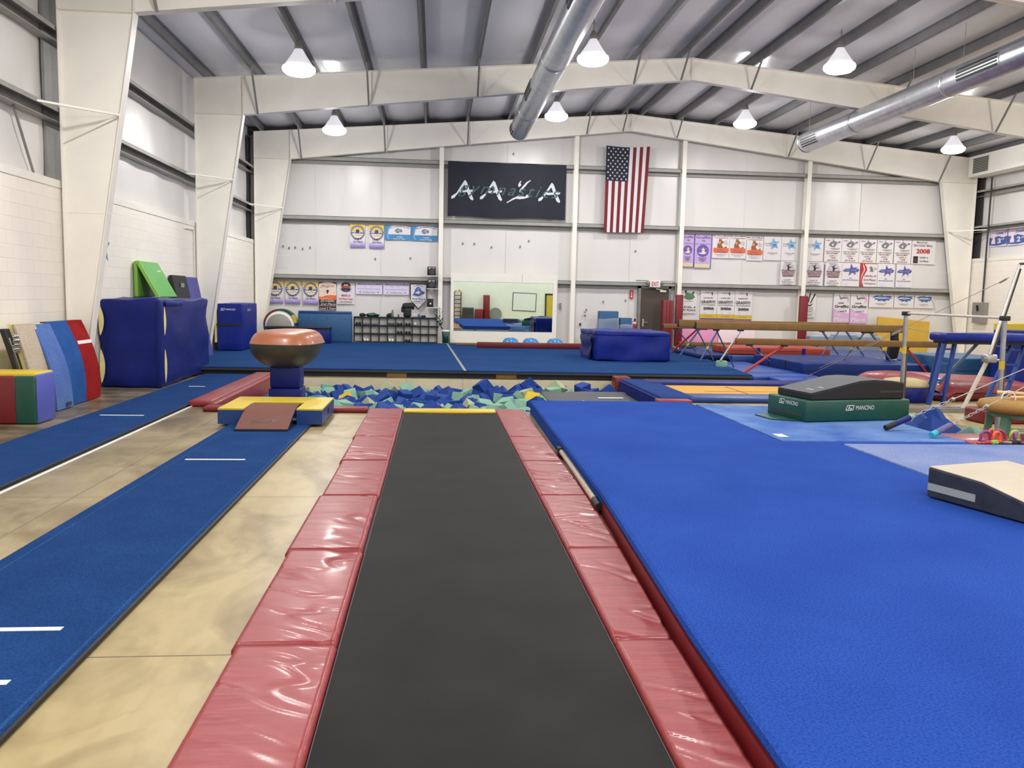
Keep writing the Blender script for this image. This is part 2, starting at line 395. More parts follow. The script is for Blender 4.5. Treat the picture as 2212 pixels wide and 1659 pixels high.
for xa, xb in ((XL, RIDGE), (RIDGE, XR)):
    en.add([(xa, YF - .25, rtop(xa) - .02), (xb, YF - .25, rtop(xb) - .02), (xb, YF - .25, roof(xb) - .03), (xa, YF - .25, roof(xa) - .03),
            (xa, YF - .03, rtop(xa) - .02), (xb, YF - .03, rtop(xb) - .02), (xb, YF - .03, roof(xb) - .03), (xa, YF - .03, roof(xa) - .03)],
           [(0, 1, 2, 3), (7, 6, 5, 4), (0, 4, 5, 1), (3, 2, 6, 7)])
obj('painted_eave_shade', en, DARKGAP, ceiling)  # dark strip standing in for the shaded gap above the end rafter

# steel frames
def frame(nm, y, braces):
    f = link(D.objects.new(nm, None)); f.location = (0, y, 0); ORG[f] = Vector((0, y, 0)); f['kind'] = 'structure'
    hw = .1; kz = 6.2
    def knee(x0, xk, side):
        xo = x0; z1 = rtop(xo); m = MB(); s = 1 if side < 0 else -1; xb = x0 + s * .2
        m.prism([(xo, 0), (xb, 0), (xk, kz), (xk, rtop(xk) - .0), (xo, z1)], y - .006, y + .006)
        m.add([(xo, y - hw, 0), (xo, y + hw, 0), (xo, y + hw, z1), (xo, y - hw, z1), (xo + s * .012, y - hw, 0), (xo + s * .012, y + hw, 0), (xo + s * .012, y + hw, z1), (xo + s * .012, y - hw, z1)],
              [(0, 1, 2, 3), (7, 6, 5, 4), (0, 3, 7, 4), (1, 5, 6, 2), (3, 2, 6, 7)])
        d = s * .014
        m.add([(xb, y - hw, 0), (xb, y + hw, 0), (xk, y + hw, kz), (xk, y - hw, kz), (xb + d, y - hw, 0), (xb + d, y + hw, 0), (xk + d, y + hw, kz), (xk + d, y - hw, kz)],
              [(0, 1, 2, 3), (7, 6, 5, 4), (0, 3, 7, 4), (1, 5, 6, 2), (3, 2, 6, 7)])
        a, b_ = min(xo, xk), max(xo, xk)
        m.box(a, b_, y - hw, y + hw, kz - .006, kz + .006); m.box(a, b_, y - .012, y - .006, 3.02, 3.028)
        m.box(xk - .006, xk + .006, y - hw * .9, y + hw * .9, kz, rtop(xk)); m.box(min(xo, xb), max(xo, xb), y - hw, y + hw, 0, .02)
        obj('column', m, WHITE_STEEL, f)
    knee(-6.05, -4.87, -1); knee(19.25, 17.95, 1)
    m = MB(); X = [-6.05, RIDGE, 19.25]; xs_ = [-4.87, RIDGE, 17.95]
    for a, b_ in ((-4.87, RIDGE), (RIDGE, 17.95)):
        za, zb, da, db = rtop(a), rtop(b_), rdep(a), rdep(b_)
        if a == -4.87: da = rtop(a) - kz
        if b_ == 17.95: db = rtop(b_) - kz
        m.prism([(a, za - da), (b_, zb - db), (b_, zb), (a, za)], y - .006, y + .006)
        m.prism([(a, za - da), (b_, zb - db), (b_, zb - db + .014), (a, za - da + .014)], y - hw, y + hw)
        q = -6.05 if a == -4.87 else a; q2 = 19.25 if b_ == 17.95 else b_
        m.prism([(q, rtop(q) - .014), (q2, rtop(q2) - .014), (q2, rtop(q2)), (q, rtop(q))], y - hw, y + hw)
    for x in (-1.7, 1.1, RIDGE, 12.1): m.box(x - .008, x + .008, y - hw * .8, y + hw * .8, rtop(x) - rdep(x), rtop(x))
    obj('rafter', m, WHITE_STEEL, f)
    for x in braces:
        z = rtop(x); b_ = MB(); b_.bar((x, y - .85, z + .05), (x, y - .1, z - rdep(x) + .02), .045, .03); obj('flange_brace', b_, GREY_STEEL, f)
    for s, x0, zc in ((1, -6.08, 4.62), (-1, 19.28, 4.5)):
        b_ = MB(); b_.bar((x0, y - .8, zc), (x0 + s * .95, y - .08, zc - .03), .05, .03); b_.bar((x0 + s * .95, y - .06, zc - .03), (x0 + s * .02, y - .03, zc - .5), .03, .03); obj('girt_brace', b_, WHITE_STEEL, f)
BR = [-4.5, -1.75, 1.0, 5.05, 6.3, 8.2, 12.2, 15.1, 17.8]
for i, y in enumerate((14.45, 22.07, 28.9, 6.83, -.79)): frame('trim_%d' % (i + 1), y, BR)

# side walls: painted block up to 3.5 m, white insulation and girts above
for side, s, xf in (('left', 1, -6.1), ('right', -1, 19.32)):
    w_ = MB(); w_.box(min(xf, xf - s * .25), max(xf, xf - s * .25), YN, YF, 0, 3.48)
    wall = structure('wall_' + side, w_, BLOCK)
    xi = xf - s * .19
    c = MB(); c.box(min(xf + s * .015, xf - s * .2), max(xf + s * .015, xf - s * .2), YN, YF - .02, 3.4, 3.52); obj('ledge', c, WHITE_BOARD, wall)
    sh = MB(); n = 60
    sh.grid(lambda u, v: (xi + s * .02 * math.sin(u * n * PI / 1.5) * math.sin(v * PI * 3), YN + (YF - YN) * u, 3.5 + (roof(xi) - 3.5) * v), 170, 12); obj('insulation_sheet', sh, VINYL_WALL, wall)
    for z in (4.66, 5.92):
        g = MB(); y0, y1 = YN, YF - .1
        def bx(a, b_, z0, z1): g.box(min(a, b_), max(a, b_), y0, y1, z0, z1)
        bx(xi, xf + s * .03, z, z + .012); bx(xf + s * .018, xf + s * .03, z - .06, z); bx(xi, xi + s * .02, z - .2, z); bx(xi, xf, z - .21, z - .2)
        obj('girt', g, GIRT, wall)
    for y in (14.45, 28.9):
        g = MB(); g.box(min(xi + s * .03, xi + s * .05), max(xi + s * .03, xi + s * .05), y - .2, y + .75 if y < 28 else y + .3, 3.52, 6.9); obj('painted_shade_strip', g, GREY_STEEL if y < 15 else DARKGAP, wall)  # grey and dark strips imitate the shade between column and wall sheet
    if side == 'left':
        g = MB(); g.bar((xi + .08, 13.2, 4.45), (xi + .08, 13.75, 3.55), .03); obj('wall_strap', g, GREY_STEEL, wall)
        g = MB(); g.tube([(xf + .025, 21.1, 3.3), (xf + .025, 21.75, 3.32), (xf + .025, 21.86, 3.2), (xf + .025, 21.87, .1)], .02); obj('conduit', g, WHITE_STEEL, wall)
# far end wall
wb = MB()
wb.add([(XL, YF, 0), (XR, YF, 0), (XR, YF, roof(XR)), (RIDGE, YF, roof(RIDGE)), (XL, YF, roof(XL))], [(0, 1, 2, 3, 4)])
n = 150
wb = MB()
wb.grid(lambda u, v: (XL + (XR - XL) * u, YF - .015 * abs(math.sin(u * 17 * PI)) , roof(XL + (XR - XL) * u) * v), 170, 8)
wall_back = structure('wall_back', wb, VINYL_WALL)
POSTS = [.14, 4.76, 8.56, 13.1]
segs = [(-5.75, .07), (.21, 4.69), (4.83, 8.49), (8.63, 13.03), (13.17, 19.0)]
for z in (6.36, 4.39, 2.41):
    for a, b_ in segs:
        if z > 6 and a < -5: a = -4.9
        if z > 6 and b_ > 18: b_ = 18.0
        g = MB(); g.box(a, b_, 29.06, 29.28, z - .012, z); g.box(a, b_, 29.06, 29.072, z - .12, z); g.box(a, b_, 29.255, 29.27, z - .22, z)
        g.box(a, b_, 29.2, 29.27, z - .232, z - .22); obj('girt', g, GIRT, wall_back)
for x in POSTS:
    top = rtop(x) - rdep(x) + .02; p = MB()
    p.box(x - .075, x + .075, 28.98, 28.992, 0, top); p.box(x - .005, x + .005, 28.99, 29.26, 0, top); p.box(x - .075, x + .075, 29.24, 29.252, 0, top)
    obj('post', p, WHITE_STEEL, wall_back)
for x in (-4.1, -1.9, 2.4, 6.8, 10.9, 15.2):
    g = MB(); g.box(x - .006, x + .006, 29.27, 29.283, .1, 7); obj('seam', g, VINYL_WALL, wall_back)
g = MB()
for x, z in ((-5.2, 3.35), (-5.0, 3.3), (-4.8, 3.32), (-4.55, 3.28), (-4.3, 3.33), (-2.1, 3.0), (-.9, 3.05), (1.3, 3.6), (1.9, 3.5), (2.9, 3.55), (3.2, 3.75), (.9, 3.6), (5.9, 1.7), (5.3, 1.4), (6.7, 1.75), (7.0, 3.5), (2.6, 6.7)):
    g.add([(p[0], 29.255, p[1]) for p in disc_pts(x, z, .03, .045, 8)], [list(range(8))])
obj('scuff_mark', g, GREY_STEEL, wall_back)
wf = MB().box(XL, XR, YN - .1, YN, 0, 8.4); wall_front = structure('wall_front', wf, WHITE_BOARD)

# exit door in the far wall
d1 = MB().box(7.22, 8.2, 29.17, 29.25, .18, 2.2); d1.box(7.3, 7.32, 29.16, 29.17, .3, 2.1)
door = structure('door_1', MB().box(7.22, 8.22, 29.17, 29.25, .18, 2.2), BROWN_DOOR)
k = MB(); k.box(7.13, 7.22, 29.13, 29.28, .18, 2.3); k.box(8.22, 8.31, 29.13, 29.28, .18, 2.3); k.box(7.13, 8.31, 29.13, 29.28, 2.2, 2.3); obj('door_frame', k, GREY_STEEL, door)
k = MB(); k.box(7.3, 7.36, 29.14, 29.18, .85, 1.12); k.bar((7.33, 29.12, 1.0), (7.5, 29.12, 1.0), .025); k.box(7.32, 7.34, 29.11, 29.15, .98, 1.02); obj('door_handle', k, CHROME, door)
k = MB(); k.box(7.9, 8.12, 29.11, 29.17, 2.08, 2.14); k.bar((8.0, 29.1, 2.15), (7.75, 29.1, 2.19), .02); obj('door_closer', k, CHROME, door)
EXPOSURE = 0.
LAMP_W = 160
GLOW_W = 120
# ------------------------------------------------------------------ high-bay lamps and ducts
LAMPS = []
def lamp_parts(t, x, y, z):
    top = roof(x)
    m = MB(); m.tube([(x, y, z + .62), (x, y, top - .2)], .008, 6); m.tube([(x, y, top - .24), (x + .03, y, top - .28), (x, y, top - .32), (x - .03, y, top - .28), (x, y, top - .24)], .006, 5); obj('hanger_hook', m, GREY_STEEL, t)
    m = MB(); m.lathe([(.06, z + .42), (.085, z + .44), (.085, z + .52), (.05, z + .6), (.03, z + .63)], (x, y, 0), 14); obj('ballast_cap', m, GREY_STEEL, t)
    m = MB(); prof = [(.33, z + .06), (.29, z + .12), (.22, z + .22), (.14, z + .34), (.085, z + .44)]
    m.lathe(prof, (x, y, 0), 28); obj('reflector', m, BELL, t)
    m = MB(); m.lathe([(.335, z + .075), (.35, z + .03), (.335, z - .02), (.27, z - .07), (.15, z - .1), (.03, z - .11)], (x, y, 0), 28); obj('lens', m, LAMP, t)
LV = [(-2.95, 18.6, 6.47, 'high bay lamp hanging left, in front of the middle frame above the vault'),
      (3.35, 18.6, 6.97, 'high bay lamp hanging just right of the central round duct, before the middle frame'),
      (8.95, 18.6, 7.05, 'high bay lamp hanging between the ridge and the right round duct, before the middle frame'),
      (-3.03, 25.5, 6.53, 'high bay lamp hanging over the far left end of the spring floor'),
      (3.53, 25.5, 7.19, 'high bay lamp hanging above the dark navy banner, right of the central duct end'),
      (9.37, 25.5, 7.2, 'high bay lamp hanging right of the flag, left of the right duct end'),
      (16.15, 25.5, 6.68, 'high bay lamp hanging near the far right corner column')]
for x, y, z, lb in LV:
    t = thing('high_bay_lamp', lb, 'ceiling lamp', (x, y, z), 'high bay lamps under the roof'); lamp_parts(t, x, y, z); LAMPS.append((x, y, z - .12))
for y in (18.6,):
    t = thing('high_bay_lamp', 'high bay lamp hanging over the right side of the hall, outside the picture', 'ceiling lamp', (16.0, y, 6.68), 'high bay lamps under the roof'); lamp_parts(t, 16.0, y, 6.68); LAMPS.append((16.0, y, 6.55))
src = None
for y in (11, 3.2, -2.5):
    for x in (-2.95, 3.3, 9.2, 16.0):
        z = roof(x) - 1.0
        t = thing('high_bay_lamp', 'high bay lamp hanging over the near half of the hall, above the picture', 'ceiling lamp', (x, y, z), 'high bay lamps nearer the viewer'); lamp_parts(t, x, y, z); LAMPS.append((x, y, z - .12))

def duct(lb, x, z, R, y0, y1, vents, straps, rods):
    t = thing('spiral_duct', lb, 'air duct', (x, y1, z - R), 'round ducts under the roof')
    m = MB(); prof = []; n = int((y1 - y0) / .06)
    for i in range(n + 1):
        yy = y0 + (y1 - y0) * i / n; prof.append((R + (.006 if i % 2 else 0), yy))
    M = Matrix(((1, 0, 0, 0), (0, 0, 1, 0), (0, -1, 0, 0), (0, 0, 0, 1)))
    m.lathe(prof, (x, 0, z), 32, M=M)
    obj('duct_pipe', m, GALV, t)
    m = MB(); m.lathe([(R + .012, y1 - .03), (R + .012, y1 + .0), (R * .96, y1 + .03), (R * .3, y1 + .05)], (x, 0, z), 32, M=M); obj('end_cap', m, GALV, t)
    for yy in straps:
        m = MB(); m.lathe([(R + .004, yy - .05), (R + .016, yy - .05), (R + .016, yy + .05), (R + .004, yy + .05)], (x, 0, z), 32, M=M); obj('joint_band', m, GALV, t)
    for ya, yb, ang in vents:
        fr = MB(); bl = MB()
        def sh(a, yy, rr): return (x + rr * math.cos(a), yy, z + rr * math.sin(a))
        def patch(mb, a0, a1, yA, yB, r0, r1):
            k = 4; vs = []
            for i in range(k + 1):
                a = a0 + (a1 - a0) * i / k; vs += [sh(a, yA, r0), sh(a, yB, r0), sh(a, yA, r1), sh(a, yB, r1)]
            fs = []
            for i in range(k):
                b = 4 * i; fs += [(b + 2, b + 3, b + 7, b + 6), (b, b + 4, b + 5, b + 1), (b, b + 2, b + 6, b + 4), (b + 1, b + 5, b + 7, b + 3)]
            fs += [(0, 1, 3, 2), (4 * k, 4 * k + 2, 4 * k + 3, 4 * k + 1)]; mb.add(vs, fs)
        w_ = .42; patch(fr, ang - w_, ang + w_, ya - .03, yb + .03, R, R + .02)
        for k in range(4):
            a = ang - w_ * .8 + k * w_ * 1.6 / 3; patch(bl, a - .07, a + .07, ya, yb, R + .01, R + .026)
        v = obj('air_vent', fr, GALV, t); obj('vent_slot', bl, BLACK, v)
    for yy in rods:
        m = MB(); m.tube([(x, yy, z + R), (x, yy, roof(x) - .1)], .006, 6); obj('hanger_rod', m, CABLE, t)
    return t
duct('spiral metal duct running down the middle of the roof towards the dark banner', 2.38, 6.68, .28, 2, 25.0, [(24.3, 24.9, PI * 1.07), (19.6, 20.8, PI * 1.02), (13, 14.2, PI * 1.02)], [22.3, 17.5, 12], [24.2, 16, 9])
duct('spiral metal duct hanging on rods along the right side of the roof', 11.2, 6.67, .29, 2, 25.15, [(23.9, 24.9, PI * 1.1), (16.0, 17.3, PI * 1.02), (12, 13, PI)], [17.9, 22, 12], [25.0, 19.45, 17.55, 10])
# box duct in the far right corner
t = thing('air_handler_duct', 'white rectangular duct with a dark grille in the far right corner', 'air duct', (19.0, 27.2, 6.35))
obj('duct_box', MB().box(18.75, 19.3, 23, 28.6, 6.35, 7.05), WHITE_STEEL, t)
g = MB(); g.box(18.735, 18.75, 27.45, 28.4, 6.4, 7.0); v = obj('grille_frame', g, WHITE_BOARD, t)
g = MB()
for k in range(9): g.box(18.725, 18.737, 27.52, 28.33, 6.45 + k * .057, 6.45 + k * .057 + .04)
obj('grille_slats', g, DARKGAP, v)
one('conduit_pipe', MB().tube([(19.245, 28.0, 6.3), (19.245, 28.0, 1.96)], .03, 8), DARKGAP, 'dark vertical conduit on the right wall above the grey box', 'pipe')
t = thing('switch_box', 'grey electrical disconnect box on the right wall by the corner column', 'electrical box', (19.25, 28.05, 1.25))
obj('enclosure', MB().box(19.15, 19.32, 27.75, 28.4, 1.5, 1.95), GREY_BOX, t); obj('lower_box', MB().box(19.17, 19.32, 27.75, 28.4, 1.22, 1.5), GREY_BOX, t)
obj('lever', MB().bar((19.12, 28.1, 1.85), (19.12, 28.05, 1.65), .05), BLACK, t)
def rotz(c, deg): return Matrix.Translation(c) @ Matrix.Rotation(math.radians(deg), 4, 'Z') @ Matrix.Translation(-Vector(c))
def place(o, deg):   # frame with origin o and yaw deg
    return Matrix.Translation(o) @ Matrix.Rotation(math.radians(deg), 4, 'Z')
# ------------------------------------------------------------------ tumbling track
t = thing('tumbling_track', 'long black rod floor tumbling track down the middle of the floor', 'trampoline track', (.22, 5.5, 0))
m = MB(); m.grid(lambda u, v: (-.462 + 1.384 * u, -2 + 14.6 * v, .035 - .012 * math.sin(u * PI)), 6, 30)
m.box(-.45, .91, -2, 12.6, .004, .02)
obj('bed', m, BEDMAT, t)
obj('end_strip', MB().rbox(-.47, .93, 12.56, 12.86, .005, .06, .015, 2), YELLOW_VINYL, t)
for s, x in ((-1, -.47), (1, .93)):
    m = MB(); m.box(x - .02, x + .02, -2, 12.56, .004, .018); obj('side_rail', m, BLACK, t)
    m = MB(); m.box(x - s * .006 - .002, x - s * .006 + .002, -2, 12.5, .03, .036); obj('bed_stitching', m, GREYBED, t)
def edge(y):   # left edge of the raised blue floor
    P = [(-2, 1.15), (2.6, 1.225), (3.8, 1.25), (6.7, 1.385), (12.86, 1.475)]
    for (a, xa), (b, xb) in zip(P[:-1], P[1:]):
        if y <= b: return xa + (xb - xa) * (y - a) / (b - a)
    return P[-1][1]
def pad(x0a, x0b, x1a, x1b, y0, y1, seed):
    """padded vinyl panel, a little puffed with creases running across"""
    m = MB(); nu, nv = 26, 90
    def top(u, v):
        y = y0 + (y1 - y0) * v; xa = x0a + (x0b - x0a) * v; xb = x1a + (x1b - x1a) * v; x = xa + (xb - xa) * u
        e = min(1, min(u, 1 - u) * 26, min(v, 1 - v) * 90); e = e ** .5
        w = noise.noise(Vector((x * 1.6 + seed * 7, y * 4.5 + x * 2.2, seed))) * .5 + .5; w = max(0, 1 - abs(w - .5) * 14) * .5 * max(0, noise.noise(Vector((x * 1.5, y * 1.7, seed + 30))) + .25) * 1.6 + .55
        w2 = noise.noise(Vector((x * 1.2, y * 2.1, seed + 5)))
        return (x, y, .022 + .036 * e - .011 * max(0, w - .55) * 2.2 * e + .004 * w2 * e)
    m.grid(top, nu, nv)
    w = nu + 1; n0 = len(m.v); ring = list(range(nu + 1)) + [j * w + nu for j in range(1, nv + 1)] + [nv * w + i for i in range(nu - 1, -1, -1)] + [j * w for j in range(nv - 1, 0, -1)]
    m.v += [(m.v[i][0], m.v[i][1], .003) for i in ring]; k = len(ring)
    for i in range(k): m.f.append([ring[i], n0 + i, n0 + (i + 1) % k, ring[(i + 1) % k]][::-1][::-1]); m.mi.append(0); m.sm.append(False)
    m.f.append([n0 + i for i in range(k)][::-1]); m.mi.append(0); m.sm.append(False)
    return m
LS = [-.5, 1.0, 2.53, 4.08, 5.64, 7.21, 8.76, 10.28, 12.86]
ordl = ['nearest the pit end', 'second from the pit', 'third from the pit', 'fourth from the pit', 'fifth from the pit', 'sixth from the pit', 'nearest the viewer', 'beside the viewer, below the picture']
for i in range(8):
    y0, y1 = LS[7 - i] + .008, LS[8 - i] - .008
    g = 'red pads along both sides of the track'; lb = 'red vinyl pad on the left of the black track, ' + ordl[i]
    j = (i % 3 - 1) * .012
    t = thing('frame_pad', lb, 'floor pad', (-.73, y0, 0), g); obj('pad_cover', pad(-.995 + j, -.99 + j, -.475 + j * .5, -.475 + j * .5, y0, y1, i), RED_VINYL, t)
    if i == 0: obj('fold_seam', MB().box(-.97, -.5, 11.78, 11.8, .045, .06), RED_DARK, t)
    lb = 'red vinyl pad on the right of the black track, ' + ordl[i]
    t = thing('frame_pad', lb, 'floor pad', (1.1, y0, 0), g)
    obj('pad_cover', pad(.935, .935, min(edge(y0) - .012, 1.385), min(edge(y1) - .012, 1.385), y0, y1, i + 20), RED_VINYL, t)
# raised royal-blue floor, red mat under its near end, light mats beside it
poly = [(edge(y), y) for y in (6.7, 12.86)] + [(4.03, 12.86), (4.03, 9.25), (6.3, 9.25), (6.3, 9.07), (4.67, 9.07), (4.67, -2.0)] + [(edge(y), y) for y in (-2, 2.6, 3.8)]
t = thing('raised_carpet_floor', 'large raised royal blue carpeted floor right of the track', 'gym floor', (3, 5, 0))
m = MB(); m.prism(poly, .13, .2, 'z'); obj('carpet_top', m, CARPET, t, bevel=.035)
p2 = [(edge(6.7) + .012, 6.7), (edge(12.86) + .01, 12.84)] + [(4.02, 12.84), (4.02, 9.24), (6.29, 9.24), (6.29, 9.08), (4.66, 9.08), (4.66, 6.7)]
obj('foam_base', MB().prism(p2, .004, .13, 'z'), CARPET, t)
m = MB().prism([(edge(y) + .006, y) for y in (-1.95, 2.6, 3.8, 6.68)] + [(4.66, 6.68), (4.66, -1.95)], .004, .13, 'z')
one('panel_mat', m, RED_DARK, 'dark red mat showing under the near edge of the raised blue carpet', 'mat')
one('carpet_mat', MB().prism([(4.035, 9.255), (6.3, 9.255), (6.32, 10.6), (6.62, 11.3), (6.6, 12.15), (4.035, 12.55)], .004, .205, 'z'), LIGHTCARPET, 'chalky light blue mat the green block stands on', 'mat', bevel=.012)
one('carpet_mat', MB().prism([(4.675, -2), (9.4, -2), (9.4, 9.0), (6.3, 9.06), (4.675, 9.06)], .004, .205, 'z'), PALECARPET, 'pale chalk dusted blue mat behind the white wedge at right', 'mat', bevel=.012)
one('chalk_patch', MB().grid(lambda u, v: (4.1 + .12 * u, 9.5 + .22 * v, .2065 + .0015 * noise.noise(Vector((u * 4, v * 4, 1)))), 5, 5), PAPER, 'small white paper tag on the light blue mat near the dark carpet edge', 'paper')
t = thing('floor_bar', 'beige padded bar with black end clamps in the gap beside the blue floor', 'bar', (1.41, 8, 0))
obj('tube', MB().tube([(1.418, 9.15, .09), (1.395, 7.95, .09), (1.37, 6.8, .085)], .028, 12), BEIGECARPET, t)
obj('clamp', MB().box(1.38, 1.43, 9.1, 9.22, .004, .13), BLACK, t); obj('end_cap', MB().tube([(1.372, 6.9, .085), (1.366, 6.68, .08)], .034, 12), BLACK, t)
obj('lower_tube', MB().tube([(1.36, 9.1, .03), (1.345, 6.9, .03)], .016, 8), CREAM_WALL, t)

WORNLINE = carpet('worn_runway_line', (44, 84, 136), (36, 72, 124), 5.)
# ------------------------------------------------------------------ vault runways, springboard, horseshoe mat, vault
t = thing('runway_carpet', 'blue vault runway beside the left wall, running to the spring floor', 'runway', (-4.35, 8, 0))
obj('carpet_strip', MB().box(-4.88, -3.82, -1, 18.3, .004, .032), RUNWAY, t, bevel=.006)
obj('edge_binding', MB().box(-3.83, -3.81, -1, 18.3, .004, .036), BLACK, t)
for a, b_, y in ((-4.67, -4.08, 12.04), (-4.53, -4.24, 15.78)): obj('tape_mark', MB().box(a, b_, y - .025, y + .025, .032, .035), WHITEPLASTIC, t)
t = thing('floor_strip', 'thin white and grey strip along the runway by the left wall', 'trim strip', (-3.77, 8, 0))
obj('white_strip', MB().box(-3.775, -3.745, -1, 18.2, .002, .012), WHITEPLASTIC, t); obj('grey_strip', MB().box(-3.80, -3.775, -1, 18.2, .002, .008), GREY_BOX, t)
t = thing('runway_carpet', 'blue vault runway leading under the springboard', 'runway', (-2.25, 6, 0))
obj('carpet_strip', MB().prism([(-2.86, .5), (-1.71, .5), (-1.68, 12.3), (-2.72, 12.3)], .004, .032, 'z'), RUNWAY, t, bevel=.006)
obj('edge_binding', MB().prism([(-1.712, .5), (-1.69, .5), (-1.66, 12.3), (-1.68, 12.3)], .004, .026, 'z'), BLACK, t)
m = MB(); m.prism([(-2.75, .5), (-2.735, .5), (-2.64, 10.6), (-2.655, 10.6)], .032, .0335, 'z'); obj('worn_line', m, WORNLINE, t)
m = MB(); m.prism([(-1.745, .5), (-1.725, .5), (-1.70, 10.6), (-1.715, 10.6)], .032, .0335, 'z'); obj('worn_line', m, WORNLINE, t)
for a, b_, y in ((-2.6, -1.99, 8.885), (-2.5, -1.92, 4.375), (-2.45, -1.89, 3.765)): obj('tape_mark', MB().box(a, b_, y - .022, y + .022, .032, .035), WHITEPLASTIC, t)

t = thing('safety_collar_mat', 'yellow topped blue horseshoe safety mat around the springboard', 'mat', (-2.2, 11.9, .032))
H = [(-2.88, 11.3), (-2.54, 11.3), (-2.54, 11.98), (-1.85, 11.98), (-1.85, 11.3), (-1.51, 11.3), (-1.51, 12.6), (-2.88, 12.6)]
obj('side_cover', MB().prism(H, .034, .225, 'z'), ROYAL_VINYL, t); obj('top_cover', MB().prism(H, .225, .245, 'z'), YELLOW_VINYL, t)
m = MB(); m.add([(-1.505, p[0], p[1]) for p in disc_pts(11.95, .14, .06, .05, 16)], [list(range(16))]); obj('round_logo', m, NAVY_VINYL, t)
t = thing('springboard', 'brown carpeted springboard set inside the horseshoe mat', 'springboard', (-2.2, 11.2, .032))
def sbz(v): return .055 + .2 * math.sin(min(v * 1.15, 1.) * PI / 2) ** 1.1
m = MB(); n = 14
for k in range(2): m.grid(lambda u, v: (-2.53 + .66 * u, 10.74 + 1.02 * v, .034 + (sbz(v) - .034) - k * .03), 1, n)
obj('deck', m, BROWN_BOARD, t, solid=0)
m = MB(); 
for x in (-2.53, -1.87): m.grid(lambda u, v: (x, 10.74 + 1.02 * v, sbz(v) - .03 + .03 * u), 1, n)
m.box(-2.535, -1.865, 10.72, 10.745, .034, .06); m.box(-2.535, -1.865, 11.75, 11.765, sbz(1) - .03, sbz(1))
obj('edge_trim', m, BLACK, t)
obj('base', MB().box(-2.5, -1.9, 10.78, 11.8, .034, .05), BLACK, t)
for x in (-2.4, -2.2, -2.0):
    m = MB(); m.tube([(x + .035 * math.cos(a * 1.2), 11.55 + .035 * math.sin(a * 1.2), .05 + a * .17 / 30) for a in range(31)], .006, 5); obj('spring', m, BLACK, t)
m = MB(); vs_, fs_, x0, x1, y0, y1 = glyphs('AAYA', .02, .2)
m.add([(-2.2 - (v.x - (x0 + x1) / 2) * .36 / (x1 - x0), 11.02 - (v.y) * .14, sbz((11.02 - v.y * .14 - 10.74) / 1.02) + .003) for v in vs_], fs_); obj('lettering', m, BELLY, t)

t = thing('vaulting_table', 'tan and grey vaulting table on a blue padded column at the pit edge', 'vault', (-2.35, 13.5, -.12))
R = rotz((-2.35, 13.5, 0), -9)
m = MB(); nr, na = 14, 48; rx, ry = .525, .6
def sup(a, p=2.6):
    c, s = math.cos(a), math.sin(a); return math.copysign(abs(c) ** (2 / p), c), math.copysign(abs(s) ** (2 / p), s)
vs_ = []; fs_ = []
for i in range(nr + 1):
    q = i / nr
    for j in range(na):
        c, s = sup(2 * PI * j / na); x = rx * c * q; y = ry * s * q
        z = 1.0 + (.215 - .1 * max(0, -s * q) ** 2.4 - .06 * abs(c * q) ** 3) * (1 - q ** 11) + (.03 * max(0, -s) if q > .95 else 0) * 0
        vs_.append((-2.36 + x + .2 * max(0, y - .1), 13.5 + y, z))
for i in range(nr):
    for j in range(na): fs_.append((i * na + j, (i + 1) * na + j, (i + 1) * na + (j + 1) % na, i * na + (j + 1) % na))
m.add(vs_, fs_, 0, True).xform(R); obj('tan_top', m, TAN_VINYL, t)
m = MB(); vs_ = []; fs_ = []
for i in range(13):
    a = i / 12 * PI / 2; q = math.cos(a) ** .95 if i < 12 else .25; q = max(q, .3)
    for j in range(na):
        c, s = sup(2 * PI * j / na); vs_.append((-2.36 + rx * 1.0 * c * q, 13.5 + ry * s * q, 1.0 - .42 * math.sin(a)))
for i in range(12):
    for j in range(na): fs_.append((i * na + j, i * na + (j + 1) % na, (i + 1) * na + (j + 1) % na, (i + 1) * na + j))
m.add(vs_, fs_, 0, True).xform(R); obj('grey_body', m, BELLY, t)
obj('column_pad', MB().rbox(-2.575, -2.12, 13.25, 13.72, .3, .64, .03, 3), NAVY_VINYL, t)
obj('lower_column_pad', MB().rbox(-2.59, -2.1, 13.22, 13.75, -.115, .3, .02, 2, wob=.01), NAVY_VINYL, t)
obj('base_pad', MB().rbox(-2.85, -2.05, 13.05, 13.85, -.12, .03, .03, 3, wob=.01), BRIGHT_VINYL, t)

# ------------------------------------------------------------------ foam pit
one('pit_rail_pad', MB().rbox(-3.8, -3.44, 13.2, 18.1, .004, .1, .03, 3, wob=.004), RED_VINYL, 'long red pad on the floor along the left side of the foam pit', 'floor pad')
one('pit_rail_pad', MB().rbox(-3.44, -3.33, 12.98, 18.1, -.7, .09, .025, 3), RED_VINYL, 'red pad hanging over the left wall of the foam pit', 'wall pad')
one('pit_rail_pad', MB().rbox(-3.45, -1.02, 12.66, 12.96, .004, .075, .025, 3), RED_DARK, 'narrow red pad along the front lip of the pit behind the horseshoe mat', 'floor pad')
t = thing('corner_pad', 'upright red padded block at the back right corner of the foam pit', 'pad', (4.0, 17.75, -.4))
obj('cover', MB().rbox(3.86, 4.2, 17.55, 17.95, -.6, .13, .02, 2), RED_DARK, t); obj('white_label', MB().box(4.02, 4.1, 17.54, 17.548, -.15, .05), WHITEPLASTIC, t)
def cube_mesh(name, s, m, seed):
    rnd = random.Random(seed); bm = bmesh.new(); bmesh.ops.create_cube(bm, size=s)
    for v in bm.verts: v.co += Vector([rnd.uniform(-.02, .02) for _ in range(3)])
    bmesh.ops.bevel(bm, geom=list(bm.edges), offset=.008, segments=1, affect='EDGES'); me = D.meshes.new(name); bm.to_mesh(me); bm.free(); me.materials.append(m); return me
CM = {}
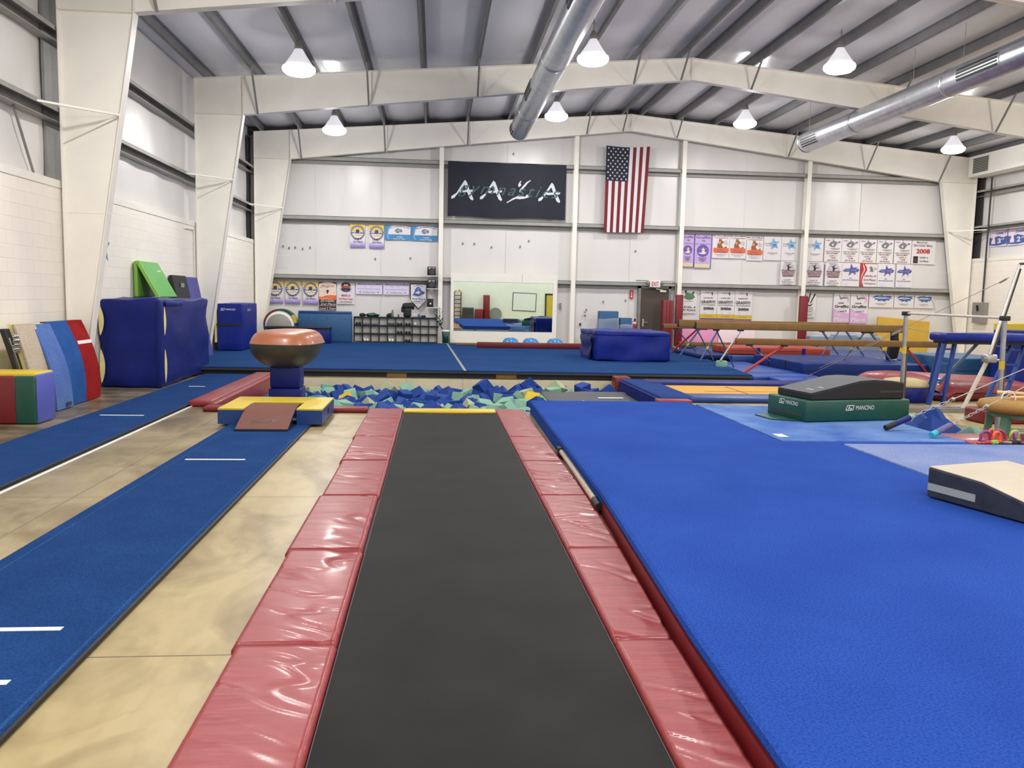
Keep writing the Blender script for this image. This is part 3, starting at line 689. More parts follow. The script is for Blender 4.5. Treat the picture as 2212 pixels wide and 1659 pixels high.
for cn, cm_ in (('blue', F_BLUE), ('mint', F_MINT), ('pale', F_CREAM), ('yellow', F_YELL)):
    CM[cn] = [cube_mesh('foam_cube_' + cn, s_, cm_, k * 7 + len(cn)) for k, s_ in enumerate((.24, .27, .22))]
WORD = {'blue': 'royal blue', 'mint': 'mint green', 'pale': 'pale cream green', 'yellow': 'bright yellow'}
def cube(loc, cn, label, group, rot=None, k=None):
    o = link(D.objects.new('foam_cube', random.choice(CM[cn]) if k is None else CM[cn][k])); o.location = loc
    o.rotation_euler = rot or (random.uniform(0, 6.3), random.uniform(0, 6.3), random.uniform(0, 6.3)); ORG[o] = Vector(loc)
    return tag(o, label, 'foam cube', group)
rnd = random.Random(11)
def heap(x, y):
    v = (y - 12.95) / 5.2
    return -.2 + .1 * max(0, 1 - v * 2.2) + .10 * math.sin(x * 1.3 + 2) * math.sin(y * 1.1) + .1 * math.exp(-((x - 2.0) ** 2 + (y - 16.9) ** 2) / 1.2) + .06 * math.exp(-((x + 1.9) ** 2 + (y - 17) ** 2) / 1.)
sx_, sy_ = .335, .335; cnt = 0
nx = int((P1[1] - P1[0] - .3) / sx_); ny_ = int((P1[3] - P1[2] - .3) / sy_)
for j in range(ny_):
    for i in range(nx):
        x = P1[0] + .2 + (i + .5 * (j % 2) * .9 + .25) * sx_ + rnd.uniform(-.07, .07); y = P1[2] + .2 + (j + .25) * sy_ + rnd.uniform(-.07, .07)
        if x > P1[1] - .2 or (x < -1.2 and y < 14.3): continue
        if 1.95 < x < 3.95 and 15.2 < y < 16.9: continue
        r_ = rnd.random(); cn = 'blue' if r_ < .66 else 'mint' if r_ < .93 else 'pale' if r_ < .988 else 'yellow'
        z = heap(x, y) - .13 + rnd.uniform(-.05, .09); cnt += 1
        random.seed(i * 100 + j)
        if cnt <= 285: cube((x, y, z), cn, WORD[cn] + ' foam cube heaped in the landing pit', WORD[cn] + ' cubes in the foam pit')
m = MB()
for j in range(11):
    for i in range(15):
        M = Matrix.Translation((P1[0] + .35 + i * .47, P1[2] + .3 + j * .46, -.62 + .04 * math.sin(i * 3 + j))) @ Matrix.Rotation(i * 1.7 + j, 4, 'X') @ Matrix.Rotation(i + j * 2.1, 4, 'Y')
        if i < 5 and j < 3: continue
        m.box(-.17, .17, -.17, .17, -.17, .17, 0 if (i * 7 + j * 3) % 4 else 1, M)
o = one('foam_filling', m, [F_BLUE, F_MINT], 'deep layer of foam cubes filling the bottom of the landing pit', 'foam'); o['kind'] = 'stuff'
extra = [(1.95, 16.95, -.02, 'blue', .3), (1.0, 17.2, -.08, 'blue', .5), (2.55, 17.2, -.1, 'pale', .2), (3.1, 17.3, -.13, 'blue', .9), (3.6, 17.1, -.16, 'blue', .4)]
for n, (x, y, z, cn, r_) in enumerate(extra):
    cube((x, y, z), cn, WORD[cn] + ' foam cube heaped in the landing pit', WORD[cn] + ' cubes in the foam pit', (.5 + r_, .3, r_ * 4), 1)
t = thing('floating_mat', 'dark grey mat with a green end lying on the foam in the pit', 'mat', (2.95, 16.1, -.25))
M_ = place((2.95, 16.1, -.2), 3) @ Matrix.Rotation(.06, 4, 'X')
obj('mat_cover', MB().rbox(-.82, .95, -.5, .55, -.05, .08, .03, 2, M=M_, sub=3, wob=.03), GREYBED, t); obj('green_end', MB().rbox(-1.02, -.8, -.42, .4, -.06, .06, .03, 2, M=M_), LIME_VINYL, t)
obj('white_print', MB().box(.2, .7, -.25, -.2, .085, .1, M=M_), WHITEPLASTIC, t)

# ------------------------------------------------------------------ sunken trampoline with a yellow bed
t = thing('trampoline', 'blue framed trampoline with a yellow bed right of the foam pit', 'trampoline', (6.2, 16, 0))
obj('bed', MB().box(4.5, 8.0, 14.9, 16.8, .05, .06), YELLOWBED, t)
m = MB(); m.box(5.2, 7.6, 15.62, 15.65, .06, .063); m.box(5.9, 5.93, 15.2, 16.5, .06, .063); m.box(7.1, 7.13, 15.1, 16.6, .06, .063); obj('cross_marks', m, BROWN_BOARD, t)
obj('frame_pad', MB().rbox(3.98, 4.62, 14.3, 17.5, .01, .1, .03, 3, wob=.006), PADBLUE, t)
obj('frame_pad', MB().rbox(4.5, 8.4, 14.28, 14.98, .005, .1, .035, 3, wob=.008), ROYAL_VINYL, t); obj('frame_pad', MB().rbox(4.4, 8.4, 16.7, 17.4, .01, .12, .03, 3, wob=.008), NAVY_VINYL, t); obj('frame_pad', MB().rbox(7.95, 8.4, 14.9, 16.8, .01, .1, .03, 3), ROYAL_VINYL, t)
m = MB()
for k in range(26): m.tube([(3.955, 14.35 + k * .122, .06), (3.93, 14.35 + k * .122, -.5)], .05, 6)
obj('ribbed_skirt', m, NAVY_VINYL, t)
one('corner_pad', MB().rbox(3.85, 4.45, 14.0, 14.27, .004, .08, .02, 2), RED_VINYL, 'small red pad at the near corner of the yellow trampoline', 'floor pad')

# ------------------------------------------------------------------ spring floor and what stands on it
t = thing('spring_floor', 'wide raised blue carpeted spring floor in front of the end wall', 'spring floor', (1, 23, 0))
SP = [(-6.05, 18.4), (7.05, 17.95), (8.2, 27.9), (8.2, 28.4), (-6.05, 28.5)]
obj('carpet_deck', MB().prism(SP, .145, .18, 'z'), SPRING, t, bevel=.01)
obj('edge_trim', MB().prism([(-6.05, 18.39), (7.06, 17.94), (7.06, 17.96), (-6.05, 18.41)], .11, .15, 'z'), DARKGAP, t)
obj('dark_skirt', MB().prism([(-6.0, 18.46), (7.0, 18.03), (8.1, 27.9), (8.1, 28.3), (-6.0, 28.4)], .004, .145, 'z'), BLACK, t)
def fy(x): return 18.4 - .45 * (x + 6.05) / 13.1
for a, b_ in ((-1.05, -.62), (1.33, 1.78), (3.9, 4.25)): obj('wood_block', MB().prism([(a, fy(a) + .03), (b_, fy(b_) + .03), (b_, fy(b_) + .1), (a, fy(a) + .1)], .004, .11, 'z'), SUEDE, t)
obj('seam_strip', MB().prism([(.62, 18.08), (.68, 18.08), (.42, 28.4), (.36, 28.4)], .18, .182, 'z'), GREY_BOX, t)
for y in (19.6, 21.4, 23.2, 25.0, 26.8):
    obj('carpet_seam', MB().prism([(-6, y + .3), (7.2, y - .3), (7.2, y - .285), (-6, y + .315)], .18, .1808, 'z'), WORNLINE, t)
t = thing('soft_landing_block', 'big royal blue soft block mat standing on the spring floor', 'crash mat', (5.1, 22.5, .18))
def puff(x0, x1, y0, y1, z0, z1, sag, seed, m=0, mb=None):
    mb = mb or MB(); return mb.rbox(x0, x1, y0, y1, z0, z1, .035, 3, m, sub=8, wob=sag, seed=seed)
obj('cover', puff(4.15, 6.12, 21.4, 23.6, .184, .95, .05, 3), BLUE_VINYL, t)
obj('top_binding', MB().rbox(4.138, 6.13, 21.388, 23.6, .84, .96, .03, 3, sub=8, wob=.04, seed=3), BLUE_VINYL, t)
m = MB(); m.grid(lambda u, v: (4.08 - .02 * math.sin(v * 9), 21.7 + 1.6 * u, .3 + .5 * v - .25 * math.sin(u * PI) * (1 - v)), 12, 6); obj('side_flap', m, NAVY_VINYL, t)
one('floor_beam', MB().rbox(1.31, 6.4, 26.3, 26.44, .184, .36, .015, 2), RED_DARK, 'dark red low floor beam lying across the spring floor by the mirror', 'balance beam')
one('floor_beam', MB().rbox(.68, 2.1, 27.5, 27.62, .184, .25, .01, 2), SUEDE, 'brown low beam behind the left end of the red floor beam', 'balance beam')
for i, (x, w_) in enumerate(((2.52, 'left'), (3.2, 'middle'), (4.03, 'right'))):
    t = thing('balance_dome', 'shiny light blue balance dome below the mirror, %s of three' % w_, 'balance dome', (x, 28.0, .18), 'balance domes below the mirror')
    obj('dome', MB().lathe([(.29, .22), (.285, .27), (.25, .35), (.18, .41), (.09, .435), (.01, .44)], (x, 28, 0), 24), mat('glossy_blue_dome%d' % i, (70, 136, 200), .18, coat=.5), t)
    obj('base_disc', MB().lathe([(.27, .184), (.3, .19), (.3, .225), (.28, .23)], (x, 28, 0), 24), BLACK, t)
t = thing('wall_mirror', 'large mirror in a wide white frame on the end wall', 'mirror', (2.35, 28.95, .18))
m = MB(); m.box(.5, 4.2, 28.93, 28.98, .184, .6); m.box(.5, 4.2, 28.93, 28.98, 2.29, 2.59); m.box(.5, .61, 28.93, 28.98, .6, 2.29); m.box(4.05, 4.2, 28.93, 28.98, .6, 2.29); m.box(.52, 4.18, 28.98, 29.02, .2, 2.57)
obj('white_frame', m, WHITE_BOARD, t); obj('glass', MB().box(.61, 4.05, 28.955, 28.965, .6, 2.29), MIRROR, t); obj('frame_joint', MB().box(2.96, 2.968, 28.927, 28.931, 2.3, 2.59), DARKGAP, t)
m = MB(); m.box(.6, 4.06, 28.925, 28.932, 2.285, 2.295); m.box(.6, 4.06, 28.925, 28.932, .595, .603); obj('glass_bead', m, GREY_BOX, t)
t = thing('waste_bin', 'dark green bin with a white liner between cubbies and mirror', 'bin', (.33, 28.6, .18))
obj('bin_body', MB().lathe([(.1, .184), (.13, .6)], (.34, 28.6, 0), 16), GREEN_VINYL, t); obj('liner', MB().lathe([(.132, .56), (.14, .6), (.135, .63), (.12, .62)], (.34, 28.6, 0), 16), WHITEPLASTIC, t)

# cubby shelf
t = thing('cubby_shelf', 'low black cubby shelf of thirty compartments against the end wall', 'shelf', (-1.35, 28.8, .18))
X0, X1, Z0, Z1, Y0, Y1 = -2.76, .04, .184, 1.02, 28.62, 28.95
for k in range(11): obj('divider', MB().box(X0 + (X1 - X0) * k / 10 - .012, X0 + (X1 - X0) * k / 10 + .012, Y0, Y1, Z0, Z1), BLACK, t)
for k in range(4): obj('shelf_board', MB().box(X0, X1, Y0 + .004, Y1, Z0 + (Z1 - Z0) * k / 3 - .012 if k else Z0, Z0 + (Z1 - Z0) * k / 3 + .014), BLACK, t)
obj('back_panel', MB().box(X0, X1, Y1 - .12, Y1 - .11, Z0, Z1), WHITE_BOARD, t)
cw = (X1 - X0) / 10; ch = (Z1 - Z0) / 3
def shoe(c, r, colr, lb, k):
    x = X0 + cw * (c + .3 + .35 * k); z = Z0 + ch * (2 - r) + .016
    m = MB(); prof = [(0, 0), (.17, 0), (.19, .02), (.17, .04), (.1, .055), (.06, .085), (0, .09), (-.01, .03)]
    m.prism([(28.66 + p[0], z + p[1]) for p in prof], x - .035, x + .035, 'x')
    one('shoe', m, colr, lb, 'shoe', 'shoes in the cubbies', bevel=.008)
CUB = [(0, 0, BLACK, 'black'), (1, 0, GRY_P, 'grey'), (2, 0, GRY_P, 'grey'), (4, 0, GREEN_VINYL, 'dark green'), (5, 0, BLACK, 'black'), (6, 0, BLACK, 'black'), (5, 1, BLACK, 'black'), (6, 1, BLACK, 'black'), (1, 2, WHITEPLASTIC, 'white'), (4, 2, WHITEPLASTIC, 'white'), (6, 2, BLACK, 'black')]
ordn = ['first', 'second', 'third', 'fourth', 'fifth', 'sixth', 'seventh', 'eighth', 'ninth', 'tenth']; rown = ['top', 'middle', 'bottom']
for c, r, cl, nm in CUB:
    for k in (0, 1): shoe(c, r, cl, '%s %s shoe in the %s cubby from the left, %s row' % (('left', 'right')[k], nm, ordn[c], rown[r]), k)
one('cup', MB().lathe([(.03, .76), (.036, .85)], (X0 + cw * 7.35, 28.68, 0), 12), WHITEPLASTIC, 'white cup in the eighth cubby of the top row', 'cup')
def blob(name, c, s, mt, lb, cat, seed):
    m = MB(); m.sphere(c, 1, 18, 12, sc=s)
    m.v = [tuple(Vector(v) + Vector((noise.noise(Vector(v) * 9 + Vector((seed, 0, 0))), noise.noise(Vector(v) * 9 + Vector((0, seed, 3))), noise.noise(Vector(v) * 11 + Vector((5, 0, seed))) * .6)) * .04) for v in m.v]
    m.v = [(v[0], v[1], max(v[2], c[2] - s[2] * .75)) for v in m.v]
    return one(name, m, mt, lb, cat)
zt = Z1 + .016
blob('cap', (-2.5, 28.78, zt + .05), (.11, .1, .06), BLACK, 'black cap on top of the cubby shelf, left end', 'cap', 1)
blob('jacket', (-2.15, 28.78, zt + .05), (.24, .12, .07), GREEN_VINYL, 'dark green jacket crumpled on top of the cubbies', 'jacket', 2)
blob('gym_bag', (-1.55, 28.78, zt + .05), (.12, .11, .07), BLACK, 'small black bag beside the bottle on the cubbies', 'bag', 3)
t = thing('water_bottle', 'green drink bottle with an orange cap on the cubby shelf', 'bottle', (-1.5, 28.72, zt)); obj('bottle_body', MB().lathe([(.036, zt), (.04, zt + .02), (.04, zt + .17), (.02, zt + .2)], (-1.47, 28.67, 0), 14), GRN_P, t); obj('cap', MB().lathe([(.024, zt + .2), (.024, zt + .24)], (-1.47, 28.67, 0), 14), ORANGE_VINYL, t)
t = thing('glass_jar', 'small grey bottle with white cap on the cubby shelf', 'bottle', (-1.28, 28.7, zt)); obj('bottle_body', MB().lathe([(.03, zt), (.032, zt + .09), (.02, zt + .11)], (-1.27, 28.7, 0), 12), GRY_P, t); obj('cap', MB().lathe([(.02, zt + .11), (.02, zt + .14)], (-1.27, 28.7, 0), 12), WHITEPLASTIC, t)
m = MB().rbox(-1.1, -.83, 28.7, 28.9, zt, zt + .34, .06, 3, sub=3, wob=.03); m.rbox(-1.16, -.72, 28.68, 28.92, zt + .28, zt + .5, .09, 4, sub=3, wob=.05); m.rbox(-1.18, -1.08, 28.72, 28.88, zt + .16, zt + .36, .04, 3); m.rbox(-.82, -.74, 28.72, 28.88, zt + .26, zt + .4, .03, 3)
one('jacket', m, BLACK, 'black hooded jacket draped upright on top of the cubbies', 'jacket')
t = thing('tote_bag', 'grey and blue bag next to the black jacket on the cubbies', 'bag', (-.68, 28.8, zt)); obj('bag_body', MB().rbox(-.82, -.62, 28.7, 28.88, zt, zt + .12, .02, 2, wob=.02), SILV, t); obj('blue_side', MB().rbox(-.62, -.53, 28.7, 28.88, zt, zt + .11, .02, 2), INKB, t)
blob('glove', (-.42, 28.78, zt + .03), (.1, .08, .035), BLACK, 'small black cloth at the right end of the cubby top', 'cloth', 6)
# wall shelves with loudspeakers
SHN = ['top', 'middle', 'bottom']
for i, z in enumerate((2.47, 2.03, 1.39)):
    t = thing('wall_shelf', 'small white wall shelf holding a speaker, %s of three beside the post' % SHN[i], 'shelf', (-.12, 29.0, z), 'small wall shelves by the post')
    obj('board', MB().box(-.32, .06, 28.82, 29.2, z - .02, z), WHITE_BOARD, t); obj('bracket', MB().prism([(29.19, z - .02), (28.85, z - .02), (29.19, z - .3)], -.0, .02, 'x'), WHITE_BOARD, t)
    s = thing('loudspeaker', 'black loudspeaker standing on the %s small wall shelf' % SHN[i], 'speaker', (-.17, 29.0, z), 'speakers on the wall shelves')
    w_, h_ = (.29, .3) if i < 2 else (.22, .29); x0 = -.31
    obj('cabinet', MB().rbox(x0, x0 + w_, 28.84, 29.04, z + .002, z + h_, .01, 2), BLACK, s)
    k = MB(); k.add([(p[0], 28.835, p[1]) for p in disc_pts(x0 + w_ * .55, z + h_ * .42, .095 if i < 2 else .03)], [list(range(20))]); obj('cone', k, DARKGAP if i < 2 else WHITEPLASTIC, s)
    if i < 2:
        k = MB(); k.tube([(x0 + .05 + .2 * a / 8, 28.832, z + h_ * .7 + .05 * math.sin(PI * a / 8)) for a in range(9)], .008, 5); k.box(x0 + .03, x0 + .26, 28.832, 28.838, z + h_ * .86, z + h_ * .9); obj('silver_trim', k, CHROME, s)
t = thing('hanging_plant', 'trailing green plant hanging off the post by the lowest wall shelf', 'plant', (.12, 28.85, 1.1))
m = MB(); rr = random.Random(3)
for k in range(26):
    c = Vector((.12 + rr.uniform(-.13, .13), 28.88 + rr.uniform(-.06, .06), 1.35 - rr.uniform(0, .75))); a = rr.uniform(0, 6)
    M_ = Matrix.Translation(c) @ Matrix.Rotation(a, 4, 'Z') @ Matrix.Rotation(.7, 4, 'X')
    m.add([M_ @ Vector(p) for p in ((0, 0, .05), (.035, .01, 0), (0, 0, -.06), (-.035, .01, 0))], [(0, 1, 2, 3)])
obj('leaves', m, GREEN_VINYL, t); obj('stem', MB().tube([(.1, 28.9, 1.4), (.14, 28.88, 1.1), (.11, 28.88, .75)], .008, 5), GREEN_VINYL, t)
# far left corner
t = thing('folded_panel_mat', 'teal blue mat standing on edge left of the cubbies', 'mat', (-3.6, 28.4, .18)); obj('cover', MB().rbox(-4.55, -2.8, 28.2, 28.5, .184, 1.12, .02, 2), TEAL_VINYL, t); obj('top_edge', MB().rbox(-4.54, -2.81, 28.2, 28.5, 1.1, 1.2, .02, 2), ROYAL_VINYL, t)
m = MB()
for x, z in ((-4.2, .95), (-3.6, .97), (-3.0, .95), (-4.2, .4), (-3.1, .42)): m.add([(p[0], 28.197, p[1]) for p in disc_pts(x, z, .018, n=8)], [list(range(8))])
obj('tuft_button', m, NAVY_VINYL, t)
t = thing('foam_box', 'dark navy box behind the vault at the far left', 'block', (-4.4, 27.6, .18)); obj('box_cover', MB().rbox(-5.4, -3.4, 27.3, 27.75, .184, .66, .02, 2), NAVY_VINYL, t); obj('box_lid', MB().rbox(-5.45, -3.38, 27.28, 27.77, .64, .7, .015, 2), BLACK, t)
t = thing('roller_barrel', 'grey ended round roller with red green and yellow rim in the far left corner', 'roller', (-5.1, 28.2, .18))
def rim(a0, a1, m_, nm):
    k = MB(); n = 10; c = (-5.1, .72)
    for i in range(n):
        p = []
        for a in (a0 + (a1 - a0) * i / n, a0 + (a1 - a0) * (i + 1) / n):
            for y in (27.95, 28.5): p += [(c[0] + .53 * math.cos(a), y, c[1] + .53 * math.sin(a)), (c[0] + .48 * math.cos(a), y, c[1] + .48 * math.sin(a))]
        k.add(p, [(0, 2, 6, 4), (0, 4, 5, 1), (2, 3, 7, 6)])
    obj(nm, k, m_, t)
rim(PI * .55, PI * .95, RED_DARK, 'red_panel'); rim(PI * .22, PI * .55, GREEN_VINYL, 'green_panel'); rim(PI * .05, PI * .22, YELLOW_VINYL, 'yellow_panel'); rim(PI * .95, PI * 2.05, ROYAL_VINYL, 'blue_panel')
M_ = Matrix(((1, 0, 0, 0), (0, 0, 1, 0), (0, -1, 0, 0), (0, 0, 0, 1)))
obj('white_end', MB().lathe([(.47, 27.97), (.475, 27.98), (.475, 28.48), (.47, 28.49)], (-5.1, 0, .72), 32, M=M_), WHITE_BOARD, t); obj('grey_end_disc', MB().lathe([(.4, 27.95), (.41, 27.97)], (-5.12, 0, .68), 32, M=M_), GREY_BOX, t)

def logo(mb, M, w, txt='MANCINO'):
    """outlined slanted badge followed by the word, drawn in the local x-z plane of M"""
    h = w * .16
    def q(pts): mb.add([M @ Vector((p[0], 0, p[1])) for p in pts], [list(range(len(pts)))])
    b = w * .26; s = h * .35; e = h * .14
    q([(s, h), (b + s, h), (b + s - e * .3, h - e), (s - e * .3, h - e)]); q([(0, 0), (b, 0), (b + e * .3, e), (e * .3, e)]); q([(0, 0), (e, 0), (s + e, h), (s, h)]); q([(b - e, 0), (b, 0), (b + s, h), (b + s - e, h)])
    q([(b * .35, h * .25), (b * .5, h * .25), (b * .6, h * .75), (b * .45, h * .75)]); q([(b * .6, h * .25), (b * .85, h * .25), (b * .9, h * .45), (b * .65, h * .45)])
    text(mb, txt, b + s + e + (w - b - s - e) / 2 + w * .02, h / 2, 0, w=w - b - s - e * 2, h=h * .8, to=lambda p: M @ Vector(p))
t = thing('landing_block', 'tall blue block mat standing by the second left column', 'block', (-5.6, 24.3, .18))
obj('cover', MB().rbox(-5.92, -5.25, 23.3, 25.2, .184, 1.46, .03, 3, sub=4, wob=.02), BLUE_VINYL, t)
obj('black_strap', MB().box(-5.93, -5.24, 23.285, 23.3, .86, .91), BLACK, t); obj('cream_back', MB().box(-5.99, -5.93, 23.35, 25.1, .4, 1.3), CREAM, t)
m = MB(); logo(m, place((-5.82, 23.28, 1.27), 0), .4); logo(m, place((-5.235, 23.9, 1.25), 90), .4); obj('logo_lettering', m, WHITEPLASTIC, t)
# ------------------------------------------------------------------ mats along the left wall
t = thing('crash_mat', 'thick dark blue crash mat standing on edge beside the left wall', 'crash mat', (-5.5, 17.3, 0))
obj('cover', MB().rbox(-6.04, -5.0, 15.7, 18.95, .005, 1.62, .05, 3, sub=8, wob=.05, seed=8), NAVY_VINYL, t)
def lens(M, z0, z1, w):
    m = MB(); n = 12; P = []
    for i in range(n + 1): u = i / n; P.append((w * math.sin(u * PI) ** .8, z0 + (z1 - z0) * u))
    for i in range(n, -1, -1): u = i / n; P.append((-w * .35 * math.sin(u * PI) ** .8, z0 + (z1 - z0) * u))
    m.add([M @ Vector((p[0], 0, p[1])) for p in P], [list(range(len(P)))]); return m
for z0, z1 in ((.08, .72), (.95, 1.5)):
    obj('foam_slit', lens(place((-4.955, 15.83, 0), 82), z0, z1, .07), CREAM, t); obj('foam_slit', lens(place((-6.02, 15.635, 0), 0), z0, z1, .07), CREAM, t)
obj('corner_binding', MB().rbox(-5.06, -4.97, 15.66, 15.78, .01, 1.6, .02, 2, sub=6, wob=.02), NAVY_VINYL, t)
obj('carry_flap', MB().rbox(-4.98, -4.95, 15.95, 17.0, 1.5, 1.58, .01, 2), BLUE_VINYL, t)
def lean(m, y0, y1, prof, th, mi=0):
    """board whose long section in x,z is given; y0..y1 its width along the wall"""
    n = len(prof); out = [(p[0] + th, p[1]) for p in prof]
    vs_ = [(p[0], y, p[1]) for y in (y0, y1) for p in prof + out]; k = 2 * n; fs_ = []
    for b in (0, k):
        for i in range(n - 1): f = (b + i, b + i + 1, b + n + i + 1, b + n + i); fs_.append(f if b else f[::-1])
    for i in range(n - 1): fs_ += [(i, i + 1, k + i + 1, k + i), (n + i + 1, n + i, k + n + i, k + n + i + 1)]
    fs_ += [(0, k, k + n, n), (n - 1, n + n - 1, k + n + n - 1, k + n - 1)]
    return m.add(vs_, fs_, mi, False)
def curve(xb, xt, zt, bul, n=12, z0=.012): return [(xb + (xt - xb) * i / n + bul * math.sin(PI * i / n), z0 + (zt - z0) * i / n) for i in range(n + 1)]
def board(name, lb, y0, y1, xb, xt, zt, bul, th, mt, core, cat='board'):
    t = thing(name, lb, cat, (xb, (y0 + y1) / 2, 0))
    obj('board_core', lean(MB(), y0 + .01, y1 - .01, curve(xb, xt, zt, bul), th * .7), core, t); return t
t = board('springboard', 'beige carpeted springboard leaning on the left wall behind the coloured block', 12.06, 12.66, -5.62, -5.88, 1.28, .06, .08, None, CREAM)
obj('deck', lean(MB(), 12.06, 12.66, [(x + .06, z) for x, z in curve(-5.62, -5.87, 1.28, .06)], .03), BEIGECARPET, t)
t = board('springboard', 'light blue carpeted springboard leaning on the left wall', 12.58, 13.12, -5.58, -5.9, 1.26, .08, .1, None, CREAM)
obj('deck', lean(MB(), 12.58, 13.12, [(x + .08, z) for x, z in curve(-5.58, -5.89, 1.26, .08)], .03), LBOARD, t); obj('brown_patch', MB().box(-5.455, -5.445, 12.85, 13.0, .05, .1), BELLY, t)
t = board('springboard', 'half blue half red springboard leaning on the left wall by the first column', 13.06, 14.3, -5.62, -5.9, 1.28, .1, .08, None, BELLY)
obj('blue_half', lean(MB(), 13.06, 13.74, [(x + .06, z) for x, z in curve(-5.62, -5.89, 1.28, .1)], .03), MIDBLUE, t)
obj('red_half', lean(MB(), 13.74, 14.3, [(x + .06, z) for x, z in curve(-5.62, -5.89, 1.28, .1)], .03), REDCARPET, t)
C_ = curve(-5.62, -5.89, 1.28, .1, 24); obj('white_tape', lean(MB(), 13.78, 14.3, [(x + .068, z) for x, z in C_[17:19]], .026), WHITEPLASTIC, t)
t = thing('spring_rack', 'dark springboard underside with metal struts leaning at the left edge', 'springboard', (-5.85, 12.0, 0))
obj('frame_board', lean(MB(), 11.9, 12.05, curve(-5.62, -5.9, 1.22, .03), .06), BLACK, t)
m = MB(); m.bar((-5.53, 11.98, .05), (-5.8, 11.95, 1.1), .03); obj('metal_strut', m, CHROME, t)
m = MB()
for k in range(5): m.tube([(-5.72 - .03 * k, 11.85 + .1 * k, 1.0 + .03 * (a % 2)) if False else (-5.72 + .02 * math.cos(a * 1.3), 11.91 + .03 * k + .012 * math.sin(a * 1.3), .9 + a * .012) for a in range(22)], .007, 5)
obj('coil_spring', m, CHROME, t)
t = thing('foam_block', 'red green yellow and blue foam block on the floor at the left edge', 'foam block', (-5.6, 11.6, 0))
obj('red_panel', MB().rbox(-5.98, -5.45, 11.34, 11.85, .005, .64, .03, 3), RED_DARK, t); obj('green_panel', MB().rbox(-5.47, -5.2, 11.34, 11.85, .005, .64, .03, 3), GREEN_VINYL, t)
obj('yellow_top', MB().rbox(-5.98, -5.2, 11.37, 11.87, .6, .68, .025, 3), YELLOW_VINYL, t); obj('blue_side', MB().rbox(-5.24, -5.185, 11.37, 11.87, .01, .66, .02, 2), mat('violet_vinyl', (84, 92, 180), .5), t)
t = thing('wedge_mat', 'green folding mat standing half open on top of the blue crash mat', 'mat', (-5.8, 18.2, 1.62))
obj('back_leaf', MB().rbox(-6.08, -6.0, 17.55, 18.7, 1.64, 2.36, .02, 2), LIME_EDGE, t)
m = MB(); m.prism([(-6.02, 2.36), (-5.96, 2.37), (-5.56, 1.65), (-5.62, 1.64)], 17.52, 18.68, 'y'); obj('front_leaf', m, LIME_VINYL, t, bevel=.015)
m = MB(); m.prism([(-6.025, 2.362), (-5.955, 2.372), (-5.555, 1.645), (-5.625, 1.635)], 17.5, 17.525, 'y'); obj('lime_edge', m, LIME_EDGE, t)
m = MB(); m.box(-5.86, -5.85, 18.3, 18.5, 2.13, 2.2); obj('white_print', m, WHITEPLASTIC, t)
m = MB(); m.prism([(-6.08, 2.12), (-6.0, 2.14), (-5.55, .01), (-5.63, .01)], 19.75, 20.82, 'y')
t = thing('panel_mat', 'black panel mat leaning on the left wall behind the blue crash mat', 'mat', (-5.8, 20.2, 0)); obj('cover', m, BLACK, t, bevel=.01); obj('grey_print', MB().box(-5.94, -5.925, 20.2, 20.45, 1.86, 1.96), GREY_BOX, t)
m = MB(); m.prism([(-6.07, 2.1), (-6.0, 2.12), (-5.6, .01), (-5.67, .01)], 20.86, 21.8, 'y')
one('panel_mat', m, mat('violet_blue_vinyl', (66, 72, 150), .5, var=.06), 'violet blue panel mat leaning on the left wall next to the column', 'mat', bevel=.01)
st = MB(); st.prism([(16.12 + p[0], 2.56 + p[1]) for p in star_pts(0, 0, .3)], -6.098, -6.092, 'x'); one('star_decal', st, BLU_P, 'blue star decal on the white block wall behind the first column', 'decal')

# ------------------------------------------------------------------ balance beams and mats on the far right
def beam(lb, x0, x1, y, zt, h=.16, w=.11, colr=SUEDE, legs=(), end=None):
    t = thing('balance_beam', lb, 'balance beam', ((x0 + x1) / 2, y, 0), 'balance beams at the right'); m = MB(); m.rbox(x0, x1, y - w / 2, y + w / 2, zt - h, zt, .025, 3); obj('beam_body', m, colr, t)
    obj('end_cap', MB().rbox(x0 - .012, x0 + .01, y - w / 2, y + w / 2, zt - h, zt, .005, 1), end or BLACK, t); obj('end_cap', MB().rbox(x1 - .01, x1 + .012, y - w / 2, y + w / 2, zt - h, zt, .005, 1), end or BLACK, t)
    for (a, b_, mt, r_) in legs:
        l = obj('leg', MB().tube([a, b_], r_, 8), mt, t)
        if mt is not RED_PAINT:
            q = Vector(a).lerp(Vector(b_), .55); q2 = Vector(a).lerp(Vector(b_), .63); obj('height_label', MB().tube([q, q2], r_ + .003, 8), YELLOW_VINYL, l)
        obj('clamp', MB().box(a[0] - .07, a[0] + .07, y - .05, y + .05, zt - h - .03, zt - h), BLACK, t)
    return t
def pair(x, y, z, dx, mt, fz, fz2):
    return [((x, y - .02, z), (x - dx, y - .1, fz), mt, .028), ((x - dx * 1.2, y + .02, z), (x + dx * .1, y + .5, fz2), BLUEGREY_PAINT, .018)]
beam('high tan balance beam nearest the viewer, on silver legs', 6.41, 11.76, 20.2, 1.29, .19, legs=pair(7.57, 20.2, 1.1, .52, STEELTUBE, .33, .135) + [((10.95, 20.2, 1.1), (11.5, 20.1, .375), BLUEGREY_PAINT, .028), ((10.8, 20.2, 1.1), (10.4, 20.4, .375), BLUEGREY_PAINT, .02)])
beam('high tan balance beam just behind the nearest high beam', 6.59, 11.4, 22.3, 1.28, .2, legs=pair(7.75, 22.3, 1.08, .55, BLUEGREY_PAINT, .135, .135) + [((11.35, 22.3, 1.08), (11.9, 22.2, .375), BLUEGREY_PAINT, .03), ((11.2, 22.3, 1.08), (10.7, 22.25, .375), BLUEGREY_PAINT, .02)])
